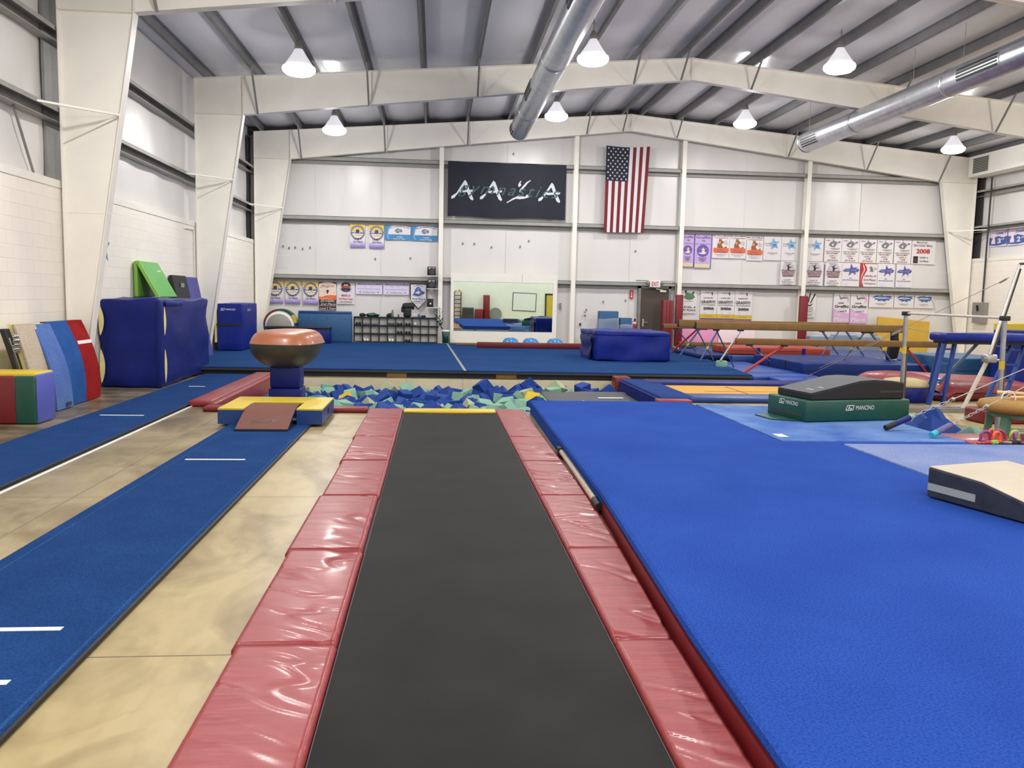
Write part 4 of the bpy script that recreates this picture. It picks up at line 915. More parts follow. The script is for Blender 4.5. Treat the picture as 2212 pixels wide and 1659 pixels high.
beam('tan balance beam set lower behind the two high beams', 6.63, 11.7, 24.0, 1.11, .13, legs=pair(7.75, 24.0, .98, .6, BLUEGREY_PAINT, .185, .295) + [((11.5, 24, .98), (12.0, 23.9, .3), BLUEGREY_PAINT, .03), ((7.9, 24.6, .98), (7.3, 25.3, .185), RED_PAINT, .03)])
beam('low tan balance beam with a red end on red legs', 7.02, 12.06, 19.0, .95, .15, end=RED_PAINT, legs=[((8.2, 19, .8), (7.2, 18.9, .14), RED_PAINT, .035), ((7.35, 19.02, .8), (7.95, 19.2, .4), BLUEGREY_PAINT, .014), ((11.2, 19, .8), (11.9, 19.1, .14), RED_PAINT, .03)])
beam('very low tan beam lying behind the orange mat', 7.9, 12.6, 26.6, .46, .14, legs=[((8.4, 26.6, .32), (8.4, 26.6, .19), BLACK, .03), ((12, 26.6, .32), (12, 26.6, .02), BLACK, .03)])
one('foam_chock', MB().rbox(7.0, 7.24, 20.1, 20.3, .13, .33, .03, 2, wob=.02), F_MINT, 'mint green foam block under the foot of the near balance beam', 'foam block')
def bmat(lb, x0, x1, y0, y1, z0, z1, mt, deg=0, folds=0, name='landing_mat'):
    t = thing(name, lb, 'mat', ((x0 + x1) / 2, (y0 + y1) / 2, z0)); M = rotz(((x0 + x1) / 2, (y0 + y1) / 2, 0), deg)
    obj('cover', MB().rbox(x0, x1, y0, y1, z0, z1, .03, 3, M=M, sub=4, wob=.012), mt, t)
    for k in range(folds):
        y = y0 + (y1 - y0) * (k + 1) / (folds + 1); obj('fold_strap', MB().box(x0 - .012, x0, y - .03, y + .03, z0 + .01, z1 - .01, M=M), BLACK, t)
    m = MB(); m.box(x0 + .1, x1 - .1, y0 - .004, y0, (z0 + z1) / 2 - .006, (z0 + z1) / 2 + .006, M=M); obj('side_seam', m, NAVY_VINYL, t)
    return t
bmat('bright blue mat on the floor beside the spring floor corner', 7.12, 8.7, 18.3, 22.6, .004, .13, BRIGHT_VINYL, 2)
bmat('bright blue mat nearest the yellow trampoline', 7.55, 9.9, 17.55, 18.25, .004, .12, BRIGHT_VINYL)
bmat('large dark blue landing mat under the low balance beam', 8.75, 11.9, 19.1, 22.3, .004, .37, DEEP_VINYL, 0, 2)
bmat('blue mat spread under the middle balance beams', 8.3, 12.2, 22.7, 27.6, .004, .29, ROYAL_VINYL)
bmat('blue mat under the far left feet of the balance beams', 7.45, 8.25, 22.8, 25.6, .185, .29, DEEP_VINYL)
t = bmat('orange mat with blue straps among the balance beams', 8.35, 11.4, 23.2, 24.6, .295, .5, ORANGE_VINYL, name='folding_mat')
for x in (9.25, 10.6): obj('blue_strap', MB().box(x - .05, x + .05, 23.18, 23.2, .3, .49), BLUE_VINYL, t)
bmat('blue mat lying to the right of the balance beam legs', 12.45, 15.4, 23.0, 27, .004, .25, ROYAL_VINYL)
bmat('dark blue mat with lighter top behind the bar post', 11.98, 13.6, 18.3, 20.4, .004, .6, TEAL_VINYL)
bmat('blue mat seen under the far beam ends at right', 13.65, 16.5, 20.5, 22.6, .004, .3, DEEP_VINYL)
for k, (x, y, cn) in enumerate(((11.75, 22.5, 'mint'), (12.15, 22.6, 'mint'), (12.5, 22.45, 'mint'), (11.95, 22.35, 'blue'), (12.3, 22.3, 'blue'), (12.7, 22.55, 'blue'), (13.0, 22.4, 'blue'))):
    random.seed(k); cube((x + .3, y, .16), cn, WORD[cn] + ' foam cube lying under the ends of the balance beams', 'loose %s cubes under the beams' % cn, (0, 0, k * .8))
one('sweatshirt', MB().rbox(11.72, 12.06, 20.62, 20.82, .375, .78, .07, 3, sub=4, wob=.09, seed=4).rbox(11.8, 12.04, 20.64, 20.8, .7, 1.12, .07, 3, sub=4, wob=.09, seed=2), BLACK, 'black garment hanging beside the low bar post', 'garment')
for k, (x0, x1, nm) in enumerate(((13.2, 14.1, 'left'), (14.1, 15.0, 'middle'), (15.0, 15.9, 'right'))):
    t = thing('wrapped_mat', 'plastic wrapped blue mat against the end wall behind the beams, %s of three' % nm, 'mat', ((x0 + x1) / 2, 28.7, 0), 'wrapped mats behind the beams')
    obj('mat_core', MB().rbox(x0 + .04, x1 - .04, 28.5, 28.85, .005, .62 + .06 * (k == 1), .03, 2), TEAL_VINYL, t); obj('plastic_wrap', MB().rbox(x0, x1 - .005, 28.46, 28.88, .005, .68 + .06 * (k == 1), .05, 3, sub=5, wob=.05), CLEAR, t)
for nm, x0, x1, z1, lb in (('wrapped_mat', 5.58, 6.32, 1.38, 'tall plastic wrapped dark blue mat left of the exit door'), ('wrapped_mat', 6.33, 6.8, 1.16, 'shorter plastic wrapped dark blue mat next to the exit door')):
    t = thing(nm, lb, 'mat', ((x0 + x1) / 2, 28.6, .18)); obj('mat_core', MB().rbox(x0 + .03, x1 - .03, 28.45, 28.75, .184, z1, .02, 2), TEAL_VINYL, t); obj('plastic_wrap', MB().rbox(x0, x1, 28.4, 28.8, .186, z1 - .25, .05, 3, sub=5, wob=.06), CLEAR, t)
# red padded wrappings of the wall posts
t = thing('post_pad', 'maroon pad wrapped around the wall post by the exit door', 'post pad', (8.56, 28.95, .004)); obj('cover', MB().rbox(8.42, 8.68, 28.84, 28.97, .184, 2.0, .02, 2), RED_BRIGHT, t)
m = MB(); m.rbox(7.78, 8.14, 28.2, 28.5, .184, 1.8, .03, 2); m.box(7.9, 7.915, 28.19, 28.2, .2, 1.78); m.box(8.02, 8.03, 28.19, 28.2, .2, 1.78)
one('standing_mat', m, RED_BRIGHT, 'maroon mat standing folded in front of the exit door', 'mat')
t = thing('post_pad', 'maroon pad wrapped around the wall post behind the balance beams', 'post pad', (13.1, 28.95, .004)); obj('cover', MB().rbox(12.95, 13.25, 28.84, 28.97, .005, 2.05, .02, 2), RED_BRIGHT, t)
one('pink_mat', MB().rbox(8.72, 10.04, 29.0, 29.1, .004, .82, .015, 2), PINK_V, 'bright pink mat leaning against the end wall under the posters', 'mat'); one('pink_mat', MB().rbox(10.06, 11.4, 29.0, 29.1, .004, .82, .015, 2), PALEP, 'pale pink mat beside the bright pink one on the end wall', 'mat')
m = MB(); m.prism([(15.8, .02), (17.8, .02), (17.82, 1.22), (15.85, 1.38)], 28.75, 28.85); one('gold_mat', m, GOLD_BOARD, 'mustard yellow board leaning on the end wall behind the beams', 'board', bevel=.02)

# ------------------------------------------------------------------ uneven bars, bench, crash mat
t = thing('uneven_bars', 'steel uneven bars with a chalky low bar at the right', 'uneven bars', (8.4, 12.8, 0))
def upright(p, h, lab):
    o = obj('upright', MB().tube([(p[0], p[1], .004), (p[0] + lab[1], p[1], h)], .035, 12), STEELTUBE, t)
    obj('inner_tube', MB().tube([(p[0] + .05, p[1] + .02, .02), (p[0] + .05 + lab[1], p[1] + .02, h * .62)], .03, 10), BROWN_DOOR, o)
    obj('height_label', MB().tube([(p[0] + lab[1] * .5, p[1], lab[0]), (p[0] + lab[1] * .5, p[1], lab[0] + .12)], .038, 12), YELLOW_VINYL, o)
    return o
upright((7.95, 13.5), 1.66, (.98, -.02)); upright((8.22, 11.4), 1.64, (.9, -.02))
obj('low_bar', MB().tube([(7.93, 13.5, 1.665), (8.2, 11.4, 1.645)], .02, 12), CHALKBAR, t)
for p in ((7.93, 13.5, 1.665), (8.2, 11.4, 1.645)): obj('bar_clamp', MB().rbox(p[0] - .05, p[0] + .05, p[1] - .06, p[1] + .06, p[2] - .04, p[2] + .03, .01, 2), BLACK, t)
m = MB(); m.box(7.86, 9.12, 13.3, 13.36, .004, .075); m.box(7.86, 9.12, 13.48, 13.54, .004, .075); m.box(7.86, 9.12, 13.36, 13.48, .02, .03); obj('base_rail', m, STEELTUBE, t)
m = MB(); m.tube([(9.0, 13.4, .03), (9.38, 13.35, .97)], .036, 12); obj('lower_upright', m, CHALKBAR, t)
m = MB(); m.tube([(9.36, 13.35, .92), (9.75, 13.3, 2.53)], .028, 12); obj('high_upright', m, CHROME, t); m = MB(); m.tube([(9.44, 13.37, .97), (9.79, 13.32, 2.45)], .016, 8); obj('side_tube', m, DARKGAP, t)
m = MB(); m.rbox(9.28, 9.48, 13.27, 13.43, .86, 1.0, .02, 2); m.tube([(9.25, 13.3, .93), (9.55, 13.3, .9)], .02, 8); obj('adjuster_collar', m, STEELTUBE, t)
m = MB(); m.tube([(9.75, 13.3, 2.53), (10.05, 11.1, 2.53)], .02, 10); obj('high_bar', m, DARKGAP, t)
m = MB(); m.tube([(9.35, 11.2, .004), (9.72, 11.15, .97), (10.07, 11.1, 2.53)], .032, 10); obj('high_upright', m, CHROME, t)
m = MB(); m.box(8.15, 9.45, 11.3, 11.34, .004, .05); obj('base_rail', m, STEELTUBE, t)
def cable(lb, pts, r_=.006, extras=None):
    t = thing('tension_cable', lb, 'cable', pts[0]); obj('wire', MB().tube(pts, r_, 6), CABLE, t); return t
def chain(t, a, b_, n):
    a, b_ = Vector(a), Vector(b_); m = MB(); d = (b_ - a).normalized(); up = Vector((0, 0, 1)); s = d.cross(up).normalized(); q = d.cross(s)
    for k in range(n):
        c = a.lerp(b_, (k + .5) / n); L_ = (b_ - a).length / n * .62; w_ = .018; e = s if k % 2 else q
        m.tube([c + d * L_ * math.cos(2 * PI * j / 12) + e * w_ * math.sin(2 * PI * j / 12) for j in range(13)], .005, 5, caps=False)
    obj('chain_links', m, CABLE, t)
def sleeve(t, a, b_, cols):
    a, b_ = Vector(a), Vector(b_)
    for f0, f1, mt, nm in cols: obj(nm, MB().tube([a.lerp(b_, f0), a.lerp(b_, f1)], .038, 14), mt, t)
A1 = Vector((5.70, 9.99, .245)); B1 = Vector((9.85, 11.18, 1.55)); A2 = Vector((5.98, 9.45, .245)); B2 = Vector((9.8, 11.16, 1.4))
for (A, B, nm, cols) in ((A1, B1, 'left', [(0, .035, BLACK, 'taped_end'), (.035, .09, NAVY_VINYL, 'padded_sleeve'), (.09, .1, F_MINT, 'tape_end')]), (A2, B2, 'right', [(0, .02, mat('turquoise_tape', (40, 176, 196), .5), 'tape_end'), (.02, .085, mat('slate_sleeve', (88, 92, 140), .6, var=.15, vscale=20), 'padded_sleeve')])):
    t = thing('tension_cable', 'steel anchor cable with a blue padded sleeve on the light mat, %s one' % nm, 'cable', A)
    sleeve(t, A, A.lerp(B, 1), cols); chain(t, A.lerp(B, .1), A.lerp(B, .26), 9); obj('wire', MB().tube([A.lerp(B, .26), B], .007, 6), CABLE, t); m = MB(); m.sphere(A.lerp(B, .26), .028, 10, 8); obj('cable_clamp', m, CABLE, t)
t = cable('thin cable from the low bar post down to the floor behind the trampoline', [(8.2, 17.9, .12), (7.93, 13.5, 1.4)]); chain(t, (8.2, 17.9, .12), (8.17, 17.4, .26), 5); obj('turnbuckle', MB().tube([(7.95, 13.9, 1.285), (7.94, 13.65, 1.36)], .016, 8), CABLE, t)
t = cable('long thin cable from the high bar upright down to the left behind the low bar', [(8.9, 18.6, .3), (9.62, 13.35, 2.3)]); obj('turnbuckle', MB().tube([(9.6, 13.55, 2.22), (9.61, 13.4, 2.28)], .02, 8), CABLE, t)
cable('thin cable running right from the top of the low bar post', [(7.95, 13.52, 1.42), (12.3, 16.6, .9)])
t = thing('spotting_bench', 'blue padded bench on blue ladder legs behind the uneven bars', 'bench', (10, 14.5, 0))
obj('padded_top', MB().rbox(9.12, 11.6, 14.2, 14.75, 1.16, 1.32, .06, 4, sub=4, wob=.012), BLUE_VINYL, t); obj('under_board', MB().box(9.2, 11.5, 14.25, 14.7, 1.12, 1.16), BLACK, t)
for p0, p1 in (((9.23, 14.4, 1.12), (8.98, 14.35, .004)), ((9.44, 14.42, 1.12), (9.29, 14.42, .004)), ((10.55, 14.42, 1.12), (10.1, 14.42, .004)), ((10.8, 14.42, 1.12), (10.45, 14.42, .004)), ((9.3, 14.65, 1.12), (9.15, 14.72, .004)), ((11.3, 14.6, 1.12), (11.4, 14.7, .004))): obj('leg', MB().bar(p0, p1, .07, .05), BLUE_PAINT, t)
for z in (.18, .45, .75, 1.02):
    f = 1 - z / 1.12; obj('rung', MB().bar((9.23 - .25 * f, 14.38, z), (9.44 - .15 * f, 14.42, z), .03, .03), BLUE_PAINT, t)
    obj('rung', MB().bar((10.55 - .45 * f, 14.42, z), (10.8 - .35 * f, 14.42, z), .03, .03), BLUE_PAINT, t)
obj('diagonal_brace', MB().bar((10.0, 14.6, 1.12), (9.4, 14.75, .35), .05, .05), BLUEGREY_PAINT, t)
t = thing('crash_mat', 'sagging shiny red crash mat behind the bench legs', 'crash mat', (10.2, 16.2, 0))
M = place((9.55, 14.72, 0), 17)
m = MB(); m.grid(lambda u, v: tuple(M @ Vector((2.9 * u, 2.5 * v, (.36 + .12 * math.sin(PI * min(1, max(0, v)))) * (1 - .35 * u) * min(1, (min(u, 1 - u) * 9 + .25)) ** .5 * min(1, (min(v, 1 - v) * 9 + .25)) ** .5 + .012 * noise.noise(Vector((u * 6, v * 14, 2)))))), 30, 30)
obj('top_cover', m, RED_VINYL, t)
m = MB(); m.rbox(.02, 2.88, .02, 2.48, .006, .17, .05, 3, M=M); obj('side_wall', m, RED_DARK, t)
t = thing('chalk_drum', 'blue drum with a domed cream top beside the bench', 'drum', (8.85, 14.95, 0))
obj('drum_wall', MB().lathe([(.41, .005), (.42, .02), (.42, .28), (.41, .29)], (8.85, 14.95, 0), 28), NAVY_VINYL, t); obj('domed_top', MB().lathe([(.42, .285), (.425, .33), (.36, .4), (.2, .43), (.02, .435)], (8.85, 14.95, 0), 28), DRUM_TOP, t)
m = MB(); vs_ = []
for k in range(7):
    a = PI * 1.12 + k * .065; vs_ += [(8.85 + .425 * math.cos(a), 14.95 + .425 * math.sin(a), .04), (8.85 + .425 * math.cos(a), 14.95 + .425 * math.sin(a), .22)]
m.add(vs_, [(2 * k, 2 * k + 2, 2 * k + 3, 2 * k + 1) for k in range(6)]); obj('white_label', m, WHITEPLASTIC, t)
a = PI * 1.12 + .2; M = place((8.85 + .43 * math.cos(a), 14.95 + .43 * math.sin(a), .13), math.degrees(a) + 90)
m = MB(); m.add([M @ Vector((p[0], 0, p[1])) for p in ((-.025, -.05), (.025, -.05), (.025, 0), (.05, 0), (0, .06), (-.05, 0), (-.025, 0))], [list(range(7))]); obj('arrow_print', m, NAVY_VINYL, t)
bmat('tall blue mat standing at the right edge behind the bench', 12.55, 15.6, 17.3, 17.8, .004, 1.3, BLUE_VINYL, name='standing_mat')
bmat('yellow mat standing behind the tall blue mat at the right edge', 13.6, 16.6, 19, 19.3, .004, 1.42, YELLOW_VINYL, name='standing_mat')

# ------------------------------------------------------------------ green block, wedges, small pit at the right
M = place((4.95, 10.66, .207), 11)
t = thing('folded_mat', 'dark green folded block mat on the light blue floor mat', 'block mat', (5.8, 11.2, .207))
obj('cover', MB().rbox(0, 1.68, 0, .9, .002, .29, .02, 2, M=M), GREEN_VINYL, t)
obj('loose_flap', MB().prism([(-.02, .1), (-.32, .3), (-.3, .75), (-.02, .85)], .002, .014, 'z', M=M), GREEN_VINYL, t)
m = MB(); logo(m, M @ Matrix.Translation((.62, -.004, .15)), .46); logo(m, M @ Matrix.Translation((-.004, .62, .19)) @ Matrix.Rotation(-PI / 2, 4, 'Z'), .44); obj('logo_lettering', m, WHITEPLASTIC, t)
obj('velcro_strip', MB().box(-.006, 0, .08, .8, .07, .11, M=M), BELLY, t)
t = thing('wedge_mat', 'black wedge mat lying on top of the green block', 'wedge mat', (5.8, 11.2, .5))
W_ = M @ Matrix.Translation((.1, .04, .292)); pr = [(0, 0), (1.5, 0), (1.5, .22), (1.35, .24), (1.0, .26), (.78, .25), (0, .09)]
m = MB(); m.prism(pr, 0, .78, 'y', M=W_); obj('side_cover', m, BLACK, t, bevel=.015)
m = MB(); m.prism([(0, .091), (.78, .252), (1.0, .262), (1.35, .242), (1.5, .222), (1.5, .228), (1.35, .248), (1.0, .268), (.78, .258), (0, .097)], .005, .775, 'y', M=W_); obj('top_carpet', m, GREYBED, t)
obj('side_strip', MB().box(1.1, 1.49, -.004, 0, .09, .12, M=W_), BELLY, t)
m = MB(); m.box(.12, .2, .15, .3, .12, .128, M=W_); m.box(.25, .3, .12, .22, .147, .155, M=W_); obj('chalk_print', m, CHALKBAR, t)
WD = Vector((.28, -.96, 0)); ang_ = math.degrees(math.atan2(WD.y, WD.x)); M = place((4.12, 6.52, .207), ang_)
t = thing('wedge_mat', 'white topped black wedge mat at the right edge on the blue floor', 'wedge mat', (4.6, 6.2, .207))
pr = [(0, .002), (1.45, .002), (1.45, .03), (.5, .225), (0, .25)]
m = MB(); m.prism(pr, 0, .92, 'y', M=M); obj('side_cover', m, mat('charcoal_vinyl', (44, 48, 58), .5, var=.3, vscale=9), t, bevel=.012)
m = MB(); m.prism([(0, .251), (.5, .226), (1.45, .031), (1.45, .036), (.5, .232), (0, .257)], .006, .915, 'y', M=M); obj('white_top', m, mat('ivory_vinyl', (190, 178, 158), .55, var=.04, vscale=4), t)
obj('velcro_strip', MB().box(.01, .46, -.005, 0, .06, .12, M=M), mat('pale_velcro', (160, 166, 162), .9), t)
# small pit, red pads, pommel trainer, grips
one('pit_rail_pad', MB().rbox(6.36, 9.4, 9.1, 9.95, .004, .19, .02, 2), RED_VINYL, 'red pad between the light mats and the small pit at right', 'floor pad')
one('pit_rail_pad', MB().rbox(8.42, 9.9, 12.0, 12.5, .004, .22, .04, 3), RED_DARK, 'thick dark red mat behind the tan mushroom trainer', 'mat')
for k, (x, y, z, cn, r_) in enumerate(((6.62, 11.25, .02, 'blue', .1), (6.95, 10.98, -.02, 'blue', 1.9), (7.3, 11.75, -.06, 'blue', 2.7), (6.75, 11.7, -.12, 'blue', .3), (7.1, 11.2, -.2, 'blue', 1.2), (7.5, 11.5, -.15, 'blue', 2.0), (7.75, 12.2, .0, 'blue', .7), (7.3, 12.1, -.2, 'blue', .2), (7.8, 11.3, -.12, 'mint', .5), (7.0, 12.5, -.25, 'blue', .9), (6.7, 12.4, -.22, 'blue', 2.4), (7.55, 10.98, -.2, 'blue', .4), (6.9, 10.95, -.22, 'pale', .4), (7.35, 10.9, -.2, 'mint', 1.4))):
    o = cube((x, y, z - .02), cn, WORD[cn] + ' foam cube in the small pit under the uneven bars', WORD[cn] + ' cubes in the small pit', (.3 + r_, .4 * r_, r_), 1); o.scale = (1.5, 1.5, 1.2) if cn == 'blue' else (1.3, 1.3, 1.1)
m = MB()
for i in range(4):
    for j in range(5): m.box(-.17, .17, -.17, .17, -.17, .17, 0, Matrix.Translation((6.65 + i * .37, 11 + j * .46, -.58)) @ Matrix.Rotation(i + j * 1.3, 4, 'X') @ Matrix.Rotation(j * .7, 4, 'Z'))
o = one('foam_filling', m, F_BLUE, 'blue foam filling the bottom of the small right pit', 'foam'); o['kind'] = 'stuff'
t = thing('mushroom_trainer', 'tan padded mushroom trainer on a green wooden stand at the right edge', 'pommel trainer', (7.75, 10.25, 0))
obj('padded_top', MB().lathe([(.42, .42), (.53, .45), (.56, .5), (.53, .56), (.4, .59), (.02, .6)], (7.75, 10.25, 0), 32), SUEDE2, t); obj('top_board', MB().lathe([(.44, .37), (.44, .42)], (7.75, 10.25, 0), 8, smooth=False), GREEN_PAINT, t)
for dx, dy in ((-.36, -.16), (.36, -.16), (-.3, .25), (.3, .25)): obj('leg', MB().bar((7.75 + dx, 10.25 + dy, .37), (7.75 + dx * 1.08, 10.25 + dy * 1.05, .004), .1, .08), GREEN_PAINT, t)
obj('foot_board', MB().box(7.7, 7.76, 10.0, 10.02, .01, .36), WOOD, t)
M_ = Matrix.Identity(4)
for k, (a, b_) in enumerate((((7.5, 10.2, .63), (7.95, 10.1, .64)), ((7.42, 10.35, .68), (7.9, 10.05, .68)))):
    one('hand_paddle', MB().tube([a, b_], .022, 8), WOOD, ('pale wooden stick lying flat on the mushroom trainer', 'pale wooden stick crossing over the other on the mushroom trainer')[k], 'stick')
one('white_rope', MB().tube([(7.42 + .1 * math.cos(i * PI / 10), 10.12, .6 + .12 * math.sin(i * PI / 10)) for i in range(11)], .008, 6), WHITEPLASTIC, 'white cord loop on top of the mushroom trainer', 'cord')
GR = [(6.58, 9.32, 'purple', (150, 56, 130), 0), (6.68, 9.26, 'orange', (238, 92, 48), 20), (6.8, 9.38, 'maroon', (160, 50, 90), -15), (6.9, 9.24, 'violet', (140, 60, 150), 60), (6.98, 9.36, 'lime', (160, 200, 70), 10), (7.06, 9.22, 'plum', (130, 50, 120), -30), (7.2, 9.3, 'sky blue', (120, 180, 220), 0), (6.74, 9.46, 'coral red', (220, 76, 60), 40)]
for x, y, nm, c, dg in GR:
    t = thing('loop_grip', '%s loop handled grip among the bright grips on the red pad' % nm, 'hand grip', (x, y, .19), 'bright loop grips at the right edge'); M = place((x, y, .192), dg); mt = mat('grip_' + nm.replace(' ', '_'), c, .45)
    pts = [M @ Vector((-.06, 0, .015))] + [M @ Vector((.06 * math.cos(PI - i * PI / 10), 0, .07 + .055 * math.sin(i * PI / 10))) for i in range(11)] + [M @ Vector((.06, 0, .015))]
    obj('handle', MB().tube(pts, .017, 8), mt, t); obj('base', MB().rbox(-.075, .075, -.035, .035, 0, .025, .01, 2, M=M), mt, t)
FL = [('red', RED_PAINT), ('red', RED_PAINT), ('olive', LIME_EDGE), ('black', BLACK), ('grey', GREY_BOX), ('black', BLACK), ('brown', BROWN_DOOR), ('white', CHALKBAR), ('black', BLACK), ('brown', BROWN_DOOR)]
rr = random.Random(5)
for k, (nm, mt) in enumerate(FL):
    x = 6.42 + .085 * k; y = 9.12 + rr.uniform(0, .06); M = place((x, y, .192), rr.uniform(-40, 40)); m = MB()
    m.rbox(-.06, .06, -.02, .02, 0, .02 + .012 * (k % 3), .008, 2, M=M); m.rbox(-.03, .03, -.045, .045, .008, .022, .006, 2, M=M)
    one('wrist_grip', m, mt, '%s leather wrist grip dropped along the mat edge beside the loop grips' % nm, 'wrist grip', nm + ' wrist grips by the mat edge')
# ------------------------------------------------------------------ the near end of the hall, seen in the mirror
t = thing('whiteboard', 'whiteboard in a dark frame hanging crooked, seen in the mirror', 'whiteboard', (6.6, -4.88, .8)); M = Matrix.Translation((6.63, 0, 1.43)) @ Matrix.Rotation(math.radians(2), 4, 'Y') @ Matrix.Translation((-6.63, 0, -1.43))
obj('frame', MB().box(5.73, 7.53, -4.9, -4.87, .75, 2.12, M=M), BLACK, t); obj('panel', MB().box(5.78, 7.48, -4.868, -4.862, .8, 2.07, M=M), WHITEPLASTIC, t)
d2 = structure('door_2', MB().box(8.3, 9.3, -4.9, -4.85, .004, 2.0), YELLOW_VINYL); obj('door_frame', MB().box(8.2, 8.3, -4.9, -4.82, .004, 2.1).box(9.3, 9.4, -4.9, -4.82, .004, 2.1).box(8.2, 9.4, -4.9, -4.82, 2.0, 2.1), BLACK, d2)
one('rolled_mat', MB().lathe([(.24, .005), (.25, .02), (.25, 1.86), (.22, 1.9)], (3.75, -4.5, 0), 20), RED_BRIGHT, 'tall maroon rolled mat seen in the mirror', 'rolled mat'); one('red_block', MB().rbox(2.9, 3.48, -4.7, -4.2, .005, .85, .03, 2), RED_BRIGHT, 'red block beside the rolled mat, seen in the mirror', 'block')
one('grey_disc', MB().prism(disc_pts(4.45, .5, .47, n=28), -4.85, -4.7), GREY_BOX, 'grey round board leaning on the near wall, seen in the mirror', 'board')
t = thing('storage_ladder', 'rope ladder stand with yellow knobs at the left edge of the mirror image', 'stand', (1.6, -4.6, 0))
for x in (1.35, 1.85): obj('post', MB().box(x - .04, x + .04, -4.7, -4.6, .005, 2.1), RED_DARK, t)
for k in range(6): obj('rung', MB().box(1.35, 1.85, -4.68, -4.62, .3 + k * .3, .36 + k * .3), BELLY, t)
m = MB(); m.sphere((1.72, -4.6, 2.2), .1); m.sphere((1.45, -4.6, 2.15), .08); obj('yellow_knob', m, YELLOW_VINYL, t)
bmat('black and grey mat stack beyond the near end of the hall, seen in the mirror', 1.95, 2.8, -4.7, -4.2, .004, .95, BELLY)
# ------------------------------------------------------------------ posters, banners and signs on the end wall
class Print:
    """collects the printed shapes of one poster by (part name, ink)"""
    def __init__(s, x0, x1, z0, z1, y): s.x0, s.x1, s.z0, s.z1, s.y = x0, x1, z0, z1, y; s.d = {}; s.w = x1 - x0; s.h = z1 - z0; s.k = 0
    def mb(s, nm, ink): return s.d.setdefault((nm, ink), MB())
    def X(s, u): return s.x0 + s.w * u
    def Z(s, v): return s.z0 + s.h * v
    def yy(s): s.k += 1; return s.y - .0008 * s.k
    def poly(s, nm, ink, pts): s.mb(nm, ink).poly([(s.X(u), s.Z(v)) for u, v in pts], s.yy())
    def rect(s, nm, ink, u0, u1, v0, v1): s.poly(nm, ink, [(u0, v0), (u1, v0), (u1, v1), (u0, v1)])
    def disc(s, nm, ink, u, v, r, ry=None, n=22): s.mb(nm, ink).poly(disc_pts(s.X(u), s.Z(v), r * s.w, (ry or r) * s.w, n), s.yy())
    def star(s, nm, ink, u, v, r, ri=.42, rot=PI / 2): s.mb(nm, ink).poly(star_pts(s.X(u), s.Z(v), r * s.w, r * ri * s.w, 5, rot), s.yy())
    def txt(s, ink, t, u, v, w, h=None, bold=.01, shear=0., arch=0.): text(s.mb('lettering', ink), t, s.X(u), s.Z(v), s.yy(), w=w * s.w if w else None, h=h * s.h if h else None, bold=bold, shear=shear, arch=arch * s.h)
    def dashes(s, ink, u0, u1, v, h, n, seed=1, arch=0.):
        r = random.Random(seed); m = s.mb('small_print', ink); y = s.yy()
        for k in range(n):
            a = u0 + (u1 - u0) * k / n; b = a + (u1 - u0) / n * r.uniform(.6, .95); dv = -arch * (2 * (k + .5) / n - 1) ** 2; hh = h * r.uniform(.6, 1.)
            m.poly([(s.X(a), s.Z(v + dv)), (s.X(b), s.Z(v + dv)), (s.X(b), s.Z(v + dv + hh)), (s.X(a), s.Z(v + dv + hh))], y)
    def ring(s, nm, ink, u, v, r0, r1, a0=0., a1=2 * PI, n=24, gap=0):
        m = s.mb(nm, ink); y = s.yy(); cx, cz = s.X(u), s.Z(v)
        for k in range(n):
            if gap and k % 2: continue
            a, b = a0 + (a1 - a0) * k / n, a0 + (a1 - a0) * (k + 1) / n
            m.poly([(cx + r * s.w * math.cos(t), cz + r * s.w * math.sin(t)) for r, t in ((r0, a), (r1, a), (r1, b), (r0, b))], y)
def poster(label, x0, x1, z0, z1, bg, fn, group, y=29.236, name='award_banner', shape=None, curl=.01, args=()):
    z1 = min(z1, 4.15) if z1 > 3.9 else 2.172 if 2.17 < z1 < 2.4 else z1
    t = thing(name, label, 'banner', ((x0 + x1) / 2, y, z0), group); m = MB()
    if shape: m.prism(shape, y, y + .004)
    else:
        def pt(u, v): return (x0 + (x1 - x0) * u, y + .003 + curl * .5 * math.sin(u * PI * 2 + x0) * (1 - v), z0 + (z1 - z0) * v)
        m.grid(pt, 8, 6)
    obj('sheet', m, bg, t); p = Print(x0, x1, z0, z1, y - .004 - curl * .5)
    fn(p, *args)
    for (nm, ink), mb in p.d.items(): obj(nm, mb, ink, t)
    return t
